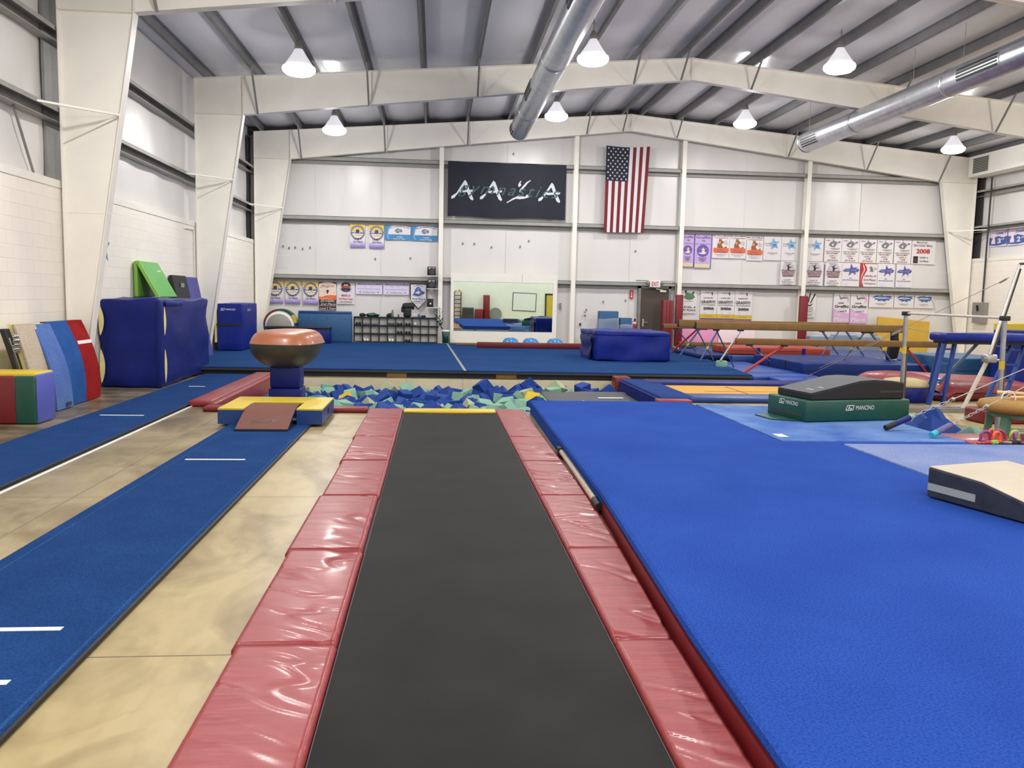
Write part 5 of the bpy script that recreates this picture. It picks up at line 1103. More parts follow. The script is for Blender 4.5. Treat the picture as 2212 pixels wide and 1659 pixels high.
# --- sun posters
GRAD = [mat('lilac_tint_%d' % k, c, .5) for k, c in enumerate(((222, 214, 236), (196, 186, 222), (164, 152, 206), (132, 118, 188)))]
def sun(p, lv, pl):
    p.rect('top_band', YEL_P, 0, 1, .8, 1); p.rect('top_band', mat('soft_yellow' + str(len(MATS)), (240, 224, 170), .5), 0, 1, .74, .8)
    for k in range(4): p.rect('lower_tint', GRAD[k], 0, 1, .30 - .075 * (k + 1), .30 - .075 * k)
    p.ring('sun_rays', INKN, .5, .66, .4, .48, n=44, gap=1); p.disc('sun_emblem', PAPER, .5, .66, .4); p.ring('sun_emblem', INKN, .5, .66, .34, .37, .1, PI - .1); p.disc('sun_emblem', YEL_P, .5, .69, .3, .26)
    p.poly('sun_emblem', INKN, [(.38, .66), (.62, .66), (.6, .78), (.4, .78)]); p.rect('sun_emblem', INKB, .1, .9, .61, .66); p.poly('sun_emblem', PAPER, [(.1, .6), (.9, .6), (.86, .56), (.6, .57), (.4, .55), (.14, .54)]); p.poly('sun_emblem', YEL_P, [(.16, .535), (.4, .54), (.6, .56), (.84, .55), (.78, .51), (.24, .5)])
    p.ring('sun_emblem', INKN, .5, .66, .39, .405); p.txt(PAPER, 'Star Gym' if False else 'S', .28, .635, .1); p.txt(PAPER, 'C', .66, .635, .1)
    p.txt(INKN, 'Level %s' % lv, .5, .375, .5); p.txt(INKN, pl + ' Place', .52, .26, .62); p.txt(GRAD[0], 'Team', .52, .13, .3)
G = 'sun emblem award banners'
for lb, x, z0, z1, lv, pl in (('yellow and purple sun banner reading Level 9, upper row left of the blue banners', -2.95, 3.37, 4.2, '9', '1st'), ('yellow and purple sun banner reading Level 7 beside the azure banners', -2.31, 3.36, 4.2, '7', '2nd'),
        ('yellow and purple sun banner reading Level 5, half hidden by the corner column', -5.72, 1.41, 2.2, '5', '1st'), ('yellow and purple sun banner reading Level 4, lower row', -5.14, 1.41, 2.2, '4', '1st'), ('yellow and purple sun banner reading Level 3 next to the orange banner', -4.54, 1.4, 2.2, '3', '1st')):
    poster(lb, x, x + .51, z0, z1, PAPER, sun, G, args=(lv, pl))
def azure(p, pl):
    p.poly('white_panel', PAPER, [(.1, .38), (1, .38), (1, .9), (.8, .97), (.45, 1), (.2, .95), (.13, .8), (.09, .6)]); p.ring('light_arc', LBL_P, .55, .4, .42, .47, PI * .62, PI * 1.15, 14)
    p.poly('sea_emblem', GRY_P, [(.36, .55), (.42, .75), (.5, .82), (.56, .78), (.66, .72), (.68, .6), (.62, .5), (.6, .6), (.52, .46), (.44, .5), (.4, .62)]); p.poly('sea_emblem', LBL_P, [(.45, .6), (.5, .76), (.6, .7), (.56, .58)])
    p.dashes(INK, .2, .96, .92, .05, 16, 3, arch=.13)
    text(p.mb('lettering', PAPER), pl[0], p.X(.47), p.Z(.235), p.yy(), h=.1 * p.h, bold=.02); p.txt(PAPER, pl[1:] + ' Place', .59, .235, .2, .1, .02); p.txt(PAPER, 'Level 8 Team', .56, .09, .46, .1, .02)
poster('azure award banner reading 1st Place Level 8 Team', -1.77, -.9, 3.66, 4.24, BLU_P, azure, 'azure award banners', args=('1st',)); poster('azure award banner reading 3rd Place Level 8 Team, next to the post', -.87, .02, 3.65, 4.24, BLU_P, azure, 'azure award banners', args=('3rd',))
def classic(p):
    p.rect('peach_field', PEACH, 0, 1, .46, 1)
    for k in range(7): a = PI * (k + .3) / 7; p.poly('ray', PAPER, [(.5, .66), (.5 + .5 * math.cos(a), .66 + .28 * math.sin(a)), (.5 + .5 * math.cos(a + .18), .66 + .28 * math.sin(a + .18))])
    p.poly('top_corner', INK, [(0, 1), (0, .94), (.25, .985), (.5, 1)]); p.poly('top_corner', INK, [(1, 1), (1, .94), (.75, .985), (.5, 1)])
    p.txt(BRN_P, 'glasgow', .5, .86, .84, .13, .0, .35); p.poly('leaf_figure', INK, [(.42, .7), (.5, .74), (.54, .71), (.62, .72), (.56, .68), (.5, .58), (.46, .62)])
    p.poly('orange_band', ORA_P, [(0, .38), (1, .38), (1, .54), (.7, .55), (.4, .53), (.2, .48), (0, .49)]); p.dashes(PEACH, .08, .4, .42, .02, 5, 2); p.dashes(PEACH, .45, .9, .47, .015, 6, 4)
    p.rect('black_field', INK, 0, 1, 0, .38); p.ring('white_arc', PAPER, .5, .04, .62, .64, PI * .28, PI * .72, 12); p.txt(PAPER, 'CLASSIC', .5, .34, .8, .05, .02, 0, .02); p.rect('white_rule', PAPER, .02, .98, .165, .175)
    p.txt(PEACH, '2nd Place', .52, .235, .88, .08, .0, .3); p.txt(PEACH, 'Level 5 Team', .5, .08, .92, .08, .0, .3); p.rect('white_rule', PAPER, .02, .98, .01, .02)
poster('orange peach and black award banner reading Classic 2nd Place', -4.0, -3.42, 1.2, 2.2, PAPER, classic, None)
def badge(p):
    p.rect('shade_band', SILV, 0, 1, .92, 1); p.disc('badge', INK, .5, .82, .27); p.poly('badge', PAPER, [(.36, .86), (.44, .93), (.5, .88), (.57, .94), (.64, .86)]); p.rect('badge', ORA_P, .25, .75, .74, .84); p.txt(INK, 'MARS', .5, .79, .42, .07)  # silver top band is the girt's shadow painted on the sheet
    p.poly('wings', INKN, [(.16, .74), (.3, .68), (.5, .66), (.7, .68), (.84, .74), (.7, .6), (.5, .56), (.3, .6)]); p.poly('wings', INKR, [(.42, .66), (.58, .66), (.5, .58)])
    p.txt(INKR, 'MARK O', .5, .4, .48, .1, .02); p.txt(INKR, '2nd Place Team', .5, .24, .8, .1, .01); p.dashes(INKM, .12, .86, .08, .04, 14, 7)
poster('white award banner with round badge reading 2nd Place Team in red', -3.39, -2.79, 1.44, 2.2, PAPER, badge, None)
def wide(p, a, b):
    p.rect('tint', GRAD[0], 0, 1, 0, 1); p.dashes(INKN, .06, .98, .86, .1, 20, 5); p.txt(INKB, a, .48, .46, .84, .1); p.txt(INKB, b, .5, .18, .46, .12)
    for u in (.16, .84): p.star('stars', INKN, u, .18, .035)
    for u in (.35, .6): p.star('stars', INKN, u, .66, .02)
poster('wide pale lilac award banner reading 1st Place Team', -2.75, -1.85, 1.79, 2.2, PAPER, wide, 'wide pale award banners', args=("Women's Gymnastics Level 8", '1st Place Team')); poster('wide pale lilac award banner reading 2nd Place Team', -1.82, -.93, 1.79, 2.2, PAPER, wide, 'wide pale award banners', args=("Women's Gymnastics Best Diamond", '2nd Place Team'))
def pennant(p):
    p.poly('white_field', PAPER, [(.05, .38), (.5, .05), (.95, .38), (.95, .98), (.05, .98)]); p.dashes(INKN, .22, .78, .93, .03, 8, 2, arch=.04)
    p.poly('blue_emblem', INKB, [(.12, .55), (.25, .66), (.3, .8), (.45, .9), (.6, .86), (.68, .74), (.88, .7), (.86, .62), (.7, .58), (.5, .52), (.3, .55)]); p.poly('blue_emblem', PAPER, [(.3, .66), (.5, .74), (.62, .68), (.5, .6)]); p.poly('blue_emblem', LBL_P, [(.4, .78), (.5, .86), (.58, .78)]); p.dashes(INKN, .25, .75, .52, .03, 9, 4)
    p.txt(INKN, '2nd Place', .52, .42, .78, .07, .02); p.txt(INKN, 'Level 7', .5, .32, .55, .07, .02); p.txt(INKN, 'Large Team', .5, .235, .44, .035); p.star('small_star', INKB, .5, .15, .03)
poster('white pennant with dark edge reading 2nd Place Level 7', -.9, -.32, 1.3, 2.2, INK, pennant, None, y=29.18, shape=[(-.9, 1.66), (-.61, 1.3), (-.32, 1.66), (-.32, 2.2), (-.9, 2.2)])
# --- right-hand rows
def graf10(p, lv):
    p.rect('purple_edge', PURPLE, .93, 1, 0, 1); p.rect('lilac_field', LILAC, .0, .95, .13, 1); p.dashes(PURPLE, 0, 1, .965, .035, 12, 3)
    p.txt(INK, 'Graffiti', .48, .91, .84, .075, .01); p.txt(INK, "'10", .48, .81, .22, .06, .02); p.txt(INK, '5th Anniversary', .48, .715, .86, .035); p.disc('purple_disc', PURPLE, .48, .52, .36); p.poly('figure', PAPER, [(.2, .46), (.42, .47), (.44, .56), (.5, .62), (.56, .56), (.62, .47), (.74, .49), (.6, .42), (.36, .42)]); p.poly('figure', YEL_P, [(.26, .6), (.48, .54), (.72, .6), (.5, .51)])
    for k, w in enumerate((.5, .34, .42, .2)): p.dashes(INK, .48 - w / 2, .48 + w / 2, .3 - .035 * k, .02, 6, k)
    p.rect('cream_band', CREAM_WALL, .02, .93, .02, .13); p.txt(YEL_P, 'Level ' + lv, .48, .075, .5, .05, 0, .3)
poster('lilac graffiti award banner with purple disc, partly behind the post', 8.66, 9.11, 2.98, 4.16, LILAC, graf10, 'lilac award banners', args=('5',)); poster('lilac graffiti award banner with purple disc, fully visible', 9.13, 9.74, 2.95, 4.16, LILAC, graf10, 'lilac award banners', args=('6',))
def dog(p):
    p.txt(INK, 'Big Dog Meet', .5, .95, .94, .055, .02); p.dashes(INKR, .08, .92, .86, .025, 14, 4)
    p.poly('brown_dog', BRN_P, [(.3, .4), (.28, .58), (.36, .66), (.37, .76), (.4, .88), (.44, .78), (.5, .88), (.54, .76), (.64, .72), (.68, .66), (.54, .62), (.56, .54), (.66, .44), (.84, .52), (.86, .42)]); p.poly('brown_dog', PEACH, [(.4, .7), (.46, .72), (.44, .62), (.4, .6)])
    p.poly('red_bowl', ORA_P, [(.1, .24), (.92, .24), (.98, .3), (.96, .44), (.06, .44), (.06, .3)]); p.txt(INKP, 'LEVEL 5', .5, .34, .5, .08, .02); p.txt(INK, 'Dec', .78, .74, .1, .035); p.txt(INK, '5-7-8', .8, .67, .2, .03); p.txt(INK, '2003', .8, .6, .16, .03)
    p.dashes(INKM, .2, .8, .25, .02, 8, 3); p.dashes(GRY_P, .15, .85, .16, .02, 8, 9); p.dashes(GRY_P, .3, .7, .1, .02, 5, 8)
for k, (x0, x1, z0, lb) in enumerate(((9.77, 10.38, 3.33, 'white banner with a brown dog and red bowl, left of three'), (10.39, 11.0, 3.33, 'white banner with a brown dog and red bowl, middle of three'), (11.02, 11.63, 3.27, 'white banner with a brown dog and red bowl, hung lower at the right of three'))): poster(lb, x0, x1, z0, z0 + .85, PAPER, dog, 'brown dog banners')
def star_b(p):
    p.dashes(SILV, .08, .5, .6, .05, 5, 3); p.dashes(SILV, .05, .45, .68, .05, 5, 5); p.star('blue_star', LBL_P, .58, .68, .33, .45, 1.75); p.star('blue_star', BLU_P, .62, .66, .17, .5, 1.75); p.rect('blue_star', SILV, .45, .75, .69, .72); p.dashes(GRY_P, .25, .8, .3, .025, 9, 2); p.dashes(GRY_P, .38, .66, .25, .02, 5, 6)
for x0, x1, lb in ((11.65, 12.3, 'white banner with a light blue star, beside the lower dog banner'), (12.31, 12.93, 'white banner with a light blue star, left of the post'), (13.25, 13.88, 'white banner with a light blue star, right of the post')): poster(lb, x0, x1, 3.3, 4.17, PAPER, star_b, 'light blue star banners')
def gymn(p, lv, pl):
    p.poly('grey_smudge', SILV, [(.14, .62), (.2, .84), (.5, .96), (.82, .84), (.88, .62)]); p.dashes(INK, .22, .72, .93, .025, 7, 2); p.poly('gymnast', INK, [(.24, .91), (.4, .8), (.44, .7), (.42, .62), (.52, .62), (.56, .72), (.78, .76), (.54, .77), (.5, .82), (.6, .88), (.47, .87), (.42, .82)])
    for k in range(5): p.dashes(INKM, .06 + .02 * k, .92 - .02 * k, .6 - .055 * k, .04, 10 + k, k + 3)
    p.rect('maroon_bar', INKM, .16, .8, .36, .385); p.txt(INK, 'Level ' + lv, .45, .22, .44, .055); p.txt(INK, 'Small Teams', .47, .13, .7, .055); p.txt(INK, pl + ' Place', .47, .04, .5, .05)
for x0, x1, lv, pl, lb in ((12.3, 12.9, '6', '1st', 'white banner with a black gymnast over maroon lettering, left of the post'), (13.25, 13.91, '6', '2nd', 'white banner with a black gymnast over maroon lettering, just right of the post'), (13.98, 14.6, '4', '3rd', 'white banner with a black gymnast over maroon lettering, next to the violet star banner')): poster(lb, x0, x1, 2.44, 3.28, PAPER, gymn, 'maroon gymnast banners', args=(lv, pl), y=29.2, curl=.02)
def state(p, lv, pl):
    p.txt(GRY_P, '2007', .2, .9, .26, .05); p.poly('state_outline', GRY_P, [(.24, .74), (.36, .84), (.46, .87), (.48, 1), (.52, .88), (.66, .86), (.68, .8), (.84, .88), (.92, .86), (.86, .8), (.76, .8), (.66, .7), (.58, .62), (.4, .63), (.28, .68)]); p.poly('state_outline', PAPER, [(.4, .74), (.52, .78), (.5, .68), (.42, .68)])
    p.dashes(GRY_P, .3, .9, .56, .025, 9, 4); p.dashes(GRY_P, .4, .85, .52, .02, 7, 5); p.txt(INKM, "GARY PATTERSON'S", .48, .44, .84, .05); p.txt(INKM, 'BIG DOG MEET', .48, .36, .66, .055); p.txt(INKM, 'LEVEL ' + lv, .5, .26, .42, .05); p.txt(INKM, 'TEAM', .52, .17, .28, .05); p.txt(INKM, pl + ' PLACE', .5, .07, .6, .06)
for k, (x0, x1, lv, pl) in enumerate(((13.92, 14.56, '4', '3RD'), (14.57, 15.22, '5', '1ST'), (15.23, 15.88, '6', '1ST'), (15.9, 16.52, '7', '1ST'), (16.55, 17.2, '4', '1ST'))):
    poster('white banner with a grey state outline and maroon lettering, %s of five from the left' % ('first', 'second', 'third', 'fourth', 'fifth')[k], x0, x1, 3.3, 4.16, PAPER, state, 'grey state outline banners', args=(lv, pl))
def mav(p):
    p.txt(GRY_P, 'Maverick', .42, .92, .46, .07, .02); p.txt(GRY_P, '"BIG DOG" Meet', .45, .79, .82, .09, .02); p.txt(INKR, '2008', .48, .55, .58, .19, .03); p.rect('black_photo', INK, .08, .28, .04, .33); p.rect('black_photo', INKM, .12, .24, .1, .22); p.txt(INK, 'LEVEL 6', .53, .28, .34, .06, .02); p.txt(INK, '1st Place', .54, .13, .38, .065, .02)
poster('white banner reading 2008 in large red figures at the right end of the row', 17.22, 18.12, 3.3, 4.2, PAPER, mav, None)
def script_star(p):
    p.star('violet_star', INKP, .55, .7, .34, .4, 1.75); p.star('violet_star', INKB, .55, .7, .2, .4, 1.75); p.poly('script_band', INKB, [(.04, .66), (.2, .76), (.5, .74), (.9, .76), (.96, .7), (.86, .62), (.5, .64), (.2, .62)]); p.txt(LILAC, 'Star City', .5, .69, .7, .07, .0, .4)
    p.star('small_star', INKB, .38, .5, .03); p.star('small_star', INKN, .7, .5, .03); p.dashes(INKB, .08, .92, .26, .03, 12, 6); p.dashes(INKN, .42, .58, .34, .03, 2, 3); p.disc('pale_print', GRAD[0], .32, .12, .09)
for x0, x1, lb in ((14.62, 15.3, 'white banner with a violet star and blue script, left of the red ribbon banner'), (15.98, 16.62, 'white banner with a violet star and blue script, right of the red ribbon banner'), (16.68, 17.3, 'white banner with a violet star and blue script, last in the second row')): poster(lb, x0, x1, 2.44, 3.28, PAPER, script_star, 'violet star banners')
def ribbon(p):
    p.poly('red_ribbon', INKR, [(0, 0), (0, 1), (.2, .98), (.36, .8), (.38, .68), (.16, .4), (.12, .2), (.22, 0)]); p.poly('ribbon_light', PEACH, [(.12, .98), (.22, .82), (.26, .7), (.1, .44), (.05, .2), (.1, .02), (.04, .2), (.07, .46), (.2, .7), (.14, .86)])
    p.rect('ribbon_light', BRN_P, .2, .98, .96, .99); p.poly('cup_mark', GRY_P, [(.5, .82), (.66, .86), (.68, .74), (.78, .64), (.5, .64), (.6, .7)]); p.txt(GRY_P, 'Cup', .82, .76, .26, .12, 0, .4); p.txt(INKM, 'LEVEL 8', .58, .45, .66, .07); p.txt(INKM, '3rd Place', .56, .29, .7, .08); p.txt(INKM, 'Champions', .58, .13, .7, .08)
poster('white banner with a curling red ribbon reading 3rd Place', 15.32, 15.97, 2.44, 3.3, PAPER, ribbon, None)
def frog(p):
    p.poly('green_emblem', GRN_P, [(.14, .72), (.3, .84), (.5, .88), (.74, .84), (.88, .72), (.74, .62), (.5, .58), (.28, .62)]); p.poly('black_figure', INK, [(.2, .98), (.34, .99), (.3, .86), (.44, .9), (.4, .84), (.24, .84)]); p.poly('black_figure', INK, [(.66, .86), (.82, .98), (.8, .84)]); p.rect('red_line', INKR, .2, .8, .66, .69); p.dashes(GRY_P, .25, .8, .52, .03, 6, 4); p.txt(INK, 'LEVEL 4', .5, .27, .88, .07, .02); p.txt(INK, '1ST PLACE', .5, .14, .9, .08, .02)
poster('white banner with a green oval emblem reading Level 4 next to the maroon post', 8.72, 9.28, 1.35, 2.2, PAPER, frog, None)
def graf06(p):
    p.rect('purple_band', INKP, 0, 1, 0, .06); p.rect('yellow_band', YELLOW_VINYL, 0, 1, .05, .19); p.txt(BRN_P, '1st Place', .5, .12, .5, .05, 0, .3); p.dashes(INK, .18, .76, .74, .03, 8, 7); p.poly('sketch', INK, [(.6, .9), (.68, .97), (.72, .86), (.66, .84), (.7, .92)]); p.poly('sketch', GRY_P, [(.2, .96), (.4, .93), (.62, .98), (.4, .91)])
    p.txt(INK, 'GRAFFITI', .46, .61, .84, .1, .02); p.dashes(GRY_P, .06, .9, .5, .03, 12, 3); p.txt(INK, '2006', .5, .39, .64, .09, .04); p.ring('grey_loop', SILV, .5, .32, .24, .26, PI, 2 * PI, 12)
for x0, x1, w_ in ((9.42, 10.04, 'left'), (10.05, 10.68, 'middle'), (10.69, 11.33, 'right')): poster('white banner with yellow bottom band reading Graffiti 2006, %s of three' % w_, x0, x1, 1.14 - .02 * (w_ == 'right'), 2.2, PAPER, graf06, 'yellow bottomed banners')
def hands(p):
    for pts in ([(.1, .98), (.3, .6), (.36, .62), (.2, .98)], [(.5, .99), (.4, .6), (.46, .6), (.6, .99)], [(.85, .98), (.56, .6), (.62, .58), (.95, .96)], [(.1, .52), (.3, .6), (.5, .5), (.8, .58), (.6, .46), (.3, .48)]): p.poly('brush_marks', INK, pts)
    for k in range(3): p.dashes(GRY_P, .15, .8, .38 - .07 * k, .025, 6, k)
    p.dashes(INK, .1, .75, .1, .03, 6, 7)
poster('white banner with black brush strokes right of the maroon padded post', 13.2, 13.72, 1.28, 2.2, PAPER, hands, None)
def graf08(p, lv):
    p.poly('pink_band', PINK_P, [(0, 0), (1, 0), (1, .32), (.6, .38), (.3, .4), (0, .52)]); p.poly('pink_loop', PINK_P, [(.6, .98), (.9, .9), (.95, .78), (.8, .68), (.86, .8), (.8, .88)]); p.poly('figure', GRY_P, [(.3, .98), (.44, .86), (.62, .9), (.9, .84), (.6, .84), (.4, .8)])
    p.txt(INK, '2008', .44, .68, .36, .05, .01); p.txt(INK, 'Graffiti', .5, .57, .84, .09, .02); p.txt(INK, 'Level ' + lv, .56, .41, .5, .06, .01, .3); p.txt(PAPER, '1st', .3, .3, .34, .11, .03); p.txt(PAPER, 'Place', .5, .13, .84, .13, .03); p.dashes(PINK_P, .1, .9, .66 - .18, .01, 6, 4)
for x0, x1, lv in ((14.38, 15.0, '4'), (15.02, 15.68, '7')): poster('pink and white banner reading Graffiti 2008 Level %s' % lv, x0, x1, 1.1, 2.2, PAPER, graf08, 'pink award banners', args=(lv,))
def splash(p):
    p.poly('blue_splash', INKB, [(.08, .8), (.22, .84), (.14, .72), (.28, .7), (.2, .58), (.36, .6), (.34, .48), (.52, .54), (.66, .46), (.68, .58), (.84, .56), (.78, .68), (.94, .72), (.84, .8), (.94, .9), (.6, .88), (.3, .92)]); p.poly('blue_splash', LBL_P, [(.25, .78), (.4, .84), (.7, .8), (.75, .7), (.5, .64), (.3, .68)]); p.poly('figure', GRY_P, [(.46, .98), (.52, .98), (.54, .8), (.62, .72), (.44, .72), (.47, .82)]); p.dashes(PAPER, .2, .8, .7, .06, 10, 5); p.dashes(GRY_P, .25, .72, .28, .04, 9, 4); p.dashes(GRY_P, .35, .62, .2, .03, 5, 6)
for x0, x1, w_ in ((15.72, 16.66, 'left'), (16.68, 17.44, 'middle')): poster('white banner with a blue paint splash, %s of three' % w_, x0, x1, 1.7, 2.2, PAPER, splash, 'blue splash banners')
t = poster('white banner with a blue paint splash and one corner folded down', 17.46, 18.2, 1.7, 2.2, PAPER, splash, 'blue splash banners'); m = MB(); m.add([(18.0, 29.19, 2.2), (18.22, 29.2, 1.9), (18.36, 29.17, 1.62), (18.2, 29.16, 1.85)], [(0, 1, 2, 3)]); obj('folded_corner', m, PAPER, t)
# --- two banners on the right-hand wall
def side_banner(nm, lb, y0, y1, lv, big, sup_):
    x = 19.47; t = thing(nm, lb, 'banner', (x, (y0 + y1) / 2, 3.9), 'right wall banners'); to = lambda p: (x - .006 - (29 - p[1]) * .001, y0 + (y1 - y0) * p[0], 3.9 + p[2])
    m = MB(); m.box(x, x + .004, y1, y0, 3.9, 4.5); obj('sheet', m, GRAD[0], t)
    m = MB(); m.add([to((u, 29, v)) for u, v in ((0, .06), (.5, .03), (1, .08), (1, .34), (.8, .3), (.5, .36), (.2, .3), (0, .33))], [list(range(8))]); obj('blue_band', m, INKB, t)
    m = MB(); m.add([to((u, 28, v)) for u, v in ((.12, .1), (.36, .1), (.34, .2), (.3, .3), (.34, .44), (.16, .44), (.2, .3), (.14, .2))], [list(range(8))]); obj('pink_figure', m, PALEP, t)
    m = MB(); text(m, lv, .68, .46, 27, w=.56, h=.09, to=to, bold=.01, shear=.2); obj('lettering', m, INKN, t); m = MB(); text(m, big, .58, .19, 26, w=.2, h=.17, to=to, bold=.03); text(m, sup_, .78, .25, 26, w=.14, h=.06, to=to, bold=.02); obj('lettering', m, PAPER, t)
side_banner('award_banner', 'lilac and blue banner reading 3rd on the right wall', 28.2, 27.3, 'Level 7', '3', 'rd'); side_banner('award_banner', 'lilac and blue banner reading 2nd at the right edge of the picture', 27.25, 26.3, 'Level 5', '2', 'nd')

# --- big navy banner with the four letters
def nav(px, py):
    return .355 + (px - 205) / 1880 * 4.05, 6.34 - (py - 140 - (px - 205) * .035) / 880 * 1.84
def dr(x, z):
    u = (x - .36) / 4.05; v = (z - 4.5) / 1.84
    return 29.02 - .018 * math.sin(u * 3 * PI * 2 + 1) * (1 - v) - .03 * abs(math.sin(u * PI * 3)) * (.3 + v * .2) - .008 * noise.noise(Vector((u * 7, v * 5, 3)))
t = thing('club_banner', 'large navy cloth banner with silver letters AAYA hung from the girts', 'banner', (2.4, 29.0, 4.5))
def bc(u, v):
    x = .355 + 4.06 * u; z = 4.5 + 1.85 * v - .04 * math.sin(u * PI * 3) ** 2 * v * .5 + .02 * math.sin(u * 11) * (1 - v); return (x, dr(x, z), z)
obj('cloth', MB().grid(bc, 60, 24), NAVY_CLOTH, t)
A_ = [[(470, 440), (420, 520), (345, 645), (262, 700), (260, 742), (306, 732), (360, 662), (430, 562), (472, 510)], [(470, 440), (502, 470), (550, 600), (614, 748), (598, 772), (556, 742), (512, 640), (468, 520)], [(390, 612), (430, 602), (612, 598), (606, 630), (395, 642)]]
def put(polys, dx, dy, mb, off=.01):
    for pl in polys:
        pts = [nav(a + dx, b + dy) for a, b in pl]; k = len(pts); mb.add([(x, dr(x, z) - off, z) for x, z in pts], [list(range(k))])
for dx, dy in ((0, 0), (455, 12), (1388, 46)): m = MB(); put(A_, dx, dy, m, .02); obj('letter', m, LETTER, t)
m = MB(); put([[(1372, 450), (1345, 470), (1322, 515), (1322, 548), (1342, 556), (1366, 530), (1372, 515), (1356, 505), (1362, 475)], [(1518, 444), (1450, 480), (1400, 540), (1342, 610), (1346, 645), (1382, 605), (1440, 540), (1480, 490), (1520, 456)],
    [(1138, 805), (1240, 735), (1320, 700), (1350, 680), (1372, 705), (1440, 712), (1462, 676), (1490, 690), (1518, 700), (1500, 722), (1420, 745), (1340, 752), (1290, 744), (1220, 775), (1148, 815)]], 0, 0, m, .02); obj('letter', m, LETTER, t)
m = MB(); cx, cz = nav(1175, 640); text(m, 'gymnastics', cx, cz, 0, w=3.5, h=.5, shear=.45, space=1.25, to=lambda p: (p[0], dr(p[0], p[2] - (p[0] - cx) * .06) - .026, p[2] - (p[0] - cx) * .03)); obj('script_lettering', m, TEALINK, t)
# --- flag
t = thing('flag', 'stars and stripes flag hanging vertically beside the ridge', 'flag', (6.5, 29.0, 4.1))
def fl_(u, v):
    xt, xb = 5.79 + 1.53 * u, 5.78 + 1.43 * u; zt = 7.06 - .05 * math.sin(u * PI) + .02 * u; zb = 4.11 + .02 * u
    return (xt + (xb - xt) * v, 29.02 - .03 * math.sin(u * 9 + v * 2) * v - .01, zt + (zb - zt) * v)
def strip(u0, u1, v0, v1, nm, mt, off=0.):
    m = MB(); m.grid(lambda a, b: tuple(Vector(fl_(u0 + (u1 - u0) * a, v0 + (v1 - v0) * b)) - Vector((0, off, 0))), 3, 16); return obj(nm, m, mt, t)
for k in range(13): strip(k / 13, (k + 1) / 13, .4 if k < 7 else 0, 1, 'red_stripe' if k % 2 == 0 else 'white_stripe', FLAG_R if k % 2 == 0 else FLAG_W)
cn = strip(0, 7 / 13, 0, .4, 'canton', FLAG_B); m = MB()
for r_ in range(11):
    for c_ in range(5 if r_ % 2 == 0 else 4):
        u = (.055 + (c_ if r_ % 2 == 0 else c_ + .5) * .108); v = .025 + r_ * .035; c = fl_(u, v)
        m.add([(a, c[1] - .006, b) for a, b in star_pts(c[0], c[2], .042)], [list(range(10))])
obj('stars', m, FLAG_W, cn)
# --- exit sign, arrow, extinguisher, switches
t = thing('exit_sign', 'white exit sign with red letters and twin emergency lamps above the door', 'exit sign', (7.66, 28.9, 2.24))
obj('sign_box', MB().rbox(7.48, 7.84, 28.9, 29.05, 2.235, 2.47, .01, 2), WHITEPLASTIC, t); m = MB(); text(m, 'EXIT', 7.66, 2.365, 28.896, w=.26, h=.15, bold=.02); obj('lettering', m, INKR, t); obj('small_print', MB().box(7.5, 7.6, 28.896, 28.899, 2.245, 2.256), DARKGAP, t)
for s in (-1, 1):
    x = 7.66 + s * .26; k = obj('lamp_head', MB().lathe([(.05, -.03), (.065, .03), (.02, .06)], (x, 28.92, 2.39), 16, M=Matrix(((1, 0, 0, 0), (0, 0, 1, 0), (0, -1, 0, 0), (0, 0, 0, 1)))), GREY_BOX, t); obj('lamp_arm', MB().tube([(x - s * .02, 28.97, 2.4), (x - s * .1, 29.0, 2.43)], .015, 6), GREY_BOX, t)
one('conduit_pipe', MB().tube([(7.9, 29.02, 2.46), (8.3, 29.02, 2.46), (8.42, 29.02, 2.4), (8.44, 29.02, 1.9)], .015, 6).tube([(7.0, 29.02, 2.47), (7.45, 29.02, 2.46)], .02, 6), GREY_STEEL, 'grey conduit running along the girt to the exit sign', 'pipe')
t = thing('arrow_sign', 'red sign with a white downward arrow left of the exit door', 'sign', (6.9, 29.23, 1.83)); obj('panel', MB().box(6.84, 6.97, 29.23, 29.235, 1.82, 2.13), INKR, t)
m = MB(); m.poly([(6.895, 2.08), (6.895, 1.92), (6.865, 1.92), (6.905, 1.85), (6.945, 1.92), (6.915, 1.92), (6.915, 2.08)], 29.228); obj('arrow', m, PAPER, t)
t = thing('fire_extinguisher', 'small red fire extinguisher hanging left of the exit door', 'fire extinguisher', (7.03, 29.15, .7)); obj('cylinder', MB().lathe([(.05, .72), (.06, .75), (.06, 1.0), (.03, 1.06)], (7.03, 29.14, 0), 14), RED_PAINT, t); obj('valve', MB().box(7.0, 7.06, 29.1, 29.16, 1.06, 1.12), BLACK, t); obj('white_label', MB().lathe([(.061, .92), (.061, 1.0)], (7.03, 29.14, 0), 14), WHITEPLASTIC, t)
for x, z, w_, h_, lb in ((4.32, 1.42, .08, .2, 'grey switch box on the end wall right of the mirror'), (5.06, .83, .06, .1, 'small dark outlet low on the end wall left of the blue block')): one('switch_plate', MB().box(x, x + w_, 29.21, 29.25, z, z + h_), GREY_BOX if z > 1 else DARKGAP, lb, 'switch')
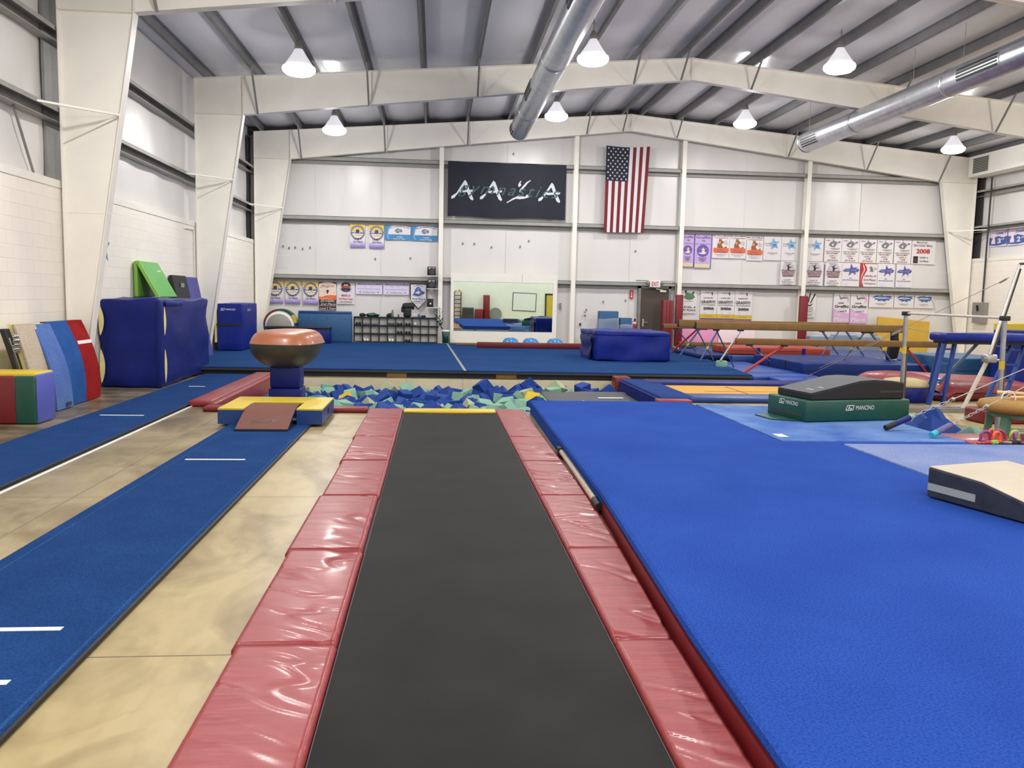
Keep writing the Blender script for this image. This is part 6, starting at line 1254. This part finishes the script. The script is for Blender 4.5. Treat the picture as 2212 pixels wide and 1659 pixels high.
for x, z in ((5.25, 1.32), (5.24, 1.2)): one('door_knob', MB().sphere((x, 29.2, z), .035, 10, 8), CHROME if z > 1.3 else BRN_P, '%s knob on the end wall above the dark outlet' % ('chrome' if z > 1.3 else 'brass'), 'knob')
# ------------------------------------------------------------------ lights, camera
def area(x, y, z, p, size=.5):
    l = D.lights.new('lamp', 'AREA'); l.shape = 'DISK'; l.size = size; l.energy = p; l.color = (1, .965, .93); l.spread = PI
    o = link(D.objects.new('lamp_light', l)); o.location = (x, y, z); return o
for o in LAMPS:
    x, y, z = o
    k = .95 if y < 12 else .92
    area(x, y, z - .03, LAMP_W * k)
    l = D.lights.new('lamp_glow', 'POINT'); l.energy = GLOW_W * k; l.shadow_soft_size = .15; l.color = (1, .97, .95); q = link(D.objects.new('lamp_glow', l)); q.location = (x, y, z - .16)
w = D.worlds.new('world'); SC.world = w; w.use_nodes = True
w.node_tree.nodes['Background'].inputs[0].default_value = (.8, .85, 1, 1); w.node_tree.nodes['Background'].inputs[1].default_value = .05
cd = D.cameras.new('camera'); cam = link(D.objects.new('camera', cd))
cd.sensor_fit = 'HORIZONTAL'; cd.sensor_width = 36; cd.lens = 1800 / 2212 * 36; cd.clip_end = 200; cd.clip_start = .05
def cam_axes(yaw, pitch, roll):
    cy, sy, cp, sp = math.cos(yaw), math.sin(yaw), math.cos(pitch), math.sin(pitch)
    f = Vector((sy * cp, cy * cp, -sp)); r = Vector((cy, -sy, 0)); d = f.cross(r); c, s = math.cos(roll), math.sin(roll)
    return c * r + s * d, -s * r + c * d, f
r, d, f = cam_axes(math.radians(5.30), math.radians(5.965), math.radians(-1.203))
cam.matrix_world = Matrix(((r.x, -d.x, -f.x, 0), (r.y, -d.y, -f.y, 0), (r.z, -d.z, -f.z, 1.8), (0, 0, 0, 1)))
SC.camera = cam
vs = SC.view_settings; vs.view_transform = 'Standard'; vs.look = 'None'; vs.gamma = 1; vs.use_curve_mapping = False; vs.exposure = EXPOSURE
cy_ = SC.cycles; cy_.use_denoising = True; cy_.max_bounces = 8; cy_.diffuse_bounces = 5; cy_.caustics_reflective = False; cy_.caustics_refractive = False; cy_.sample_clamp_indirect = 6; cy_.sample_clamp_direct = 0
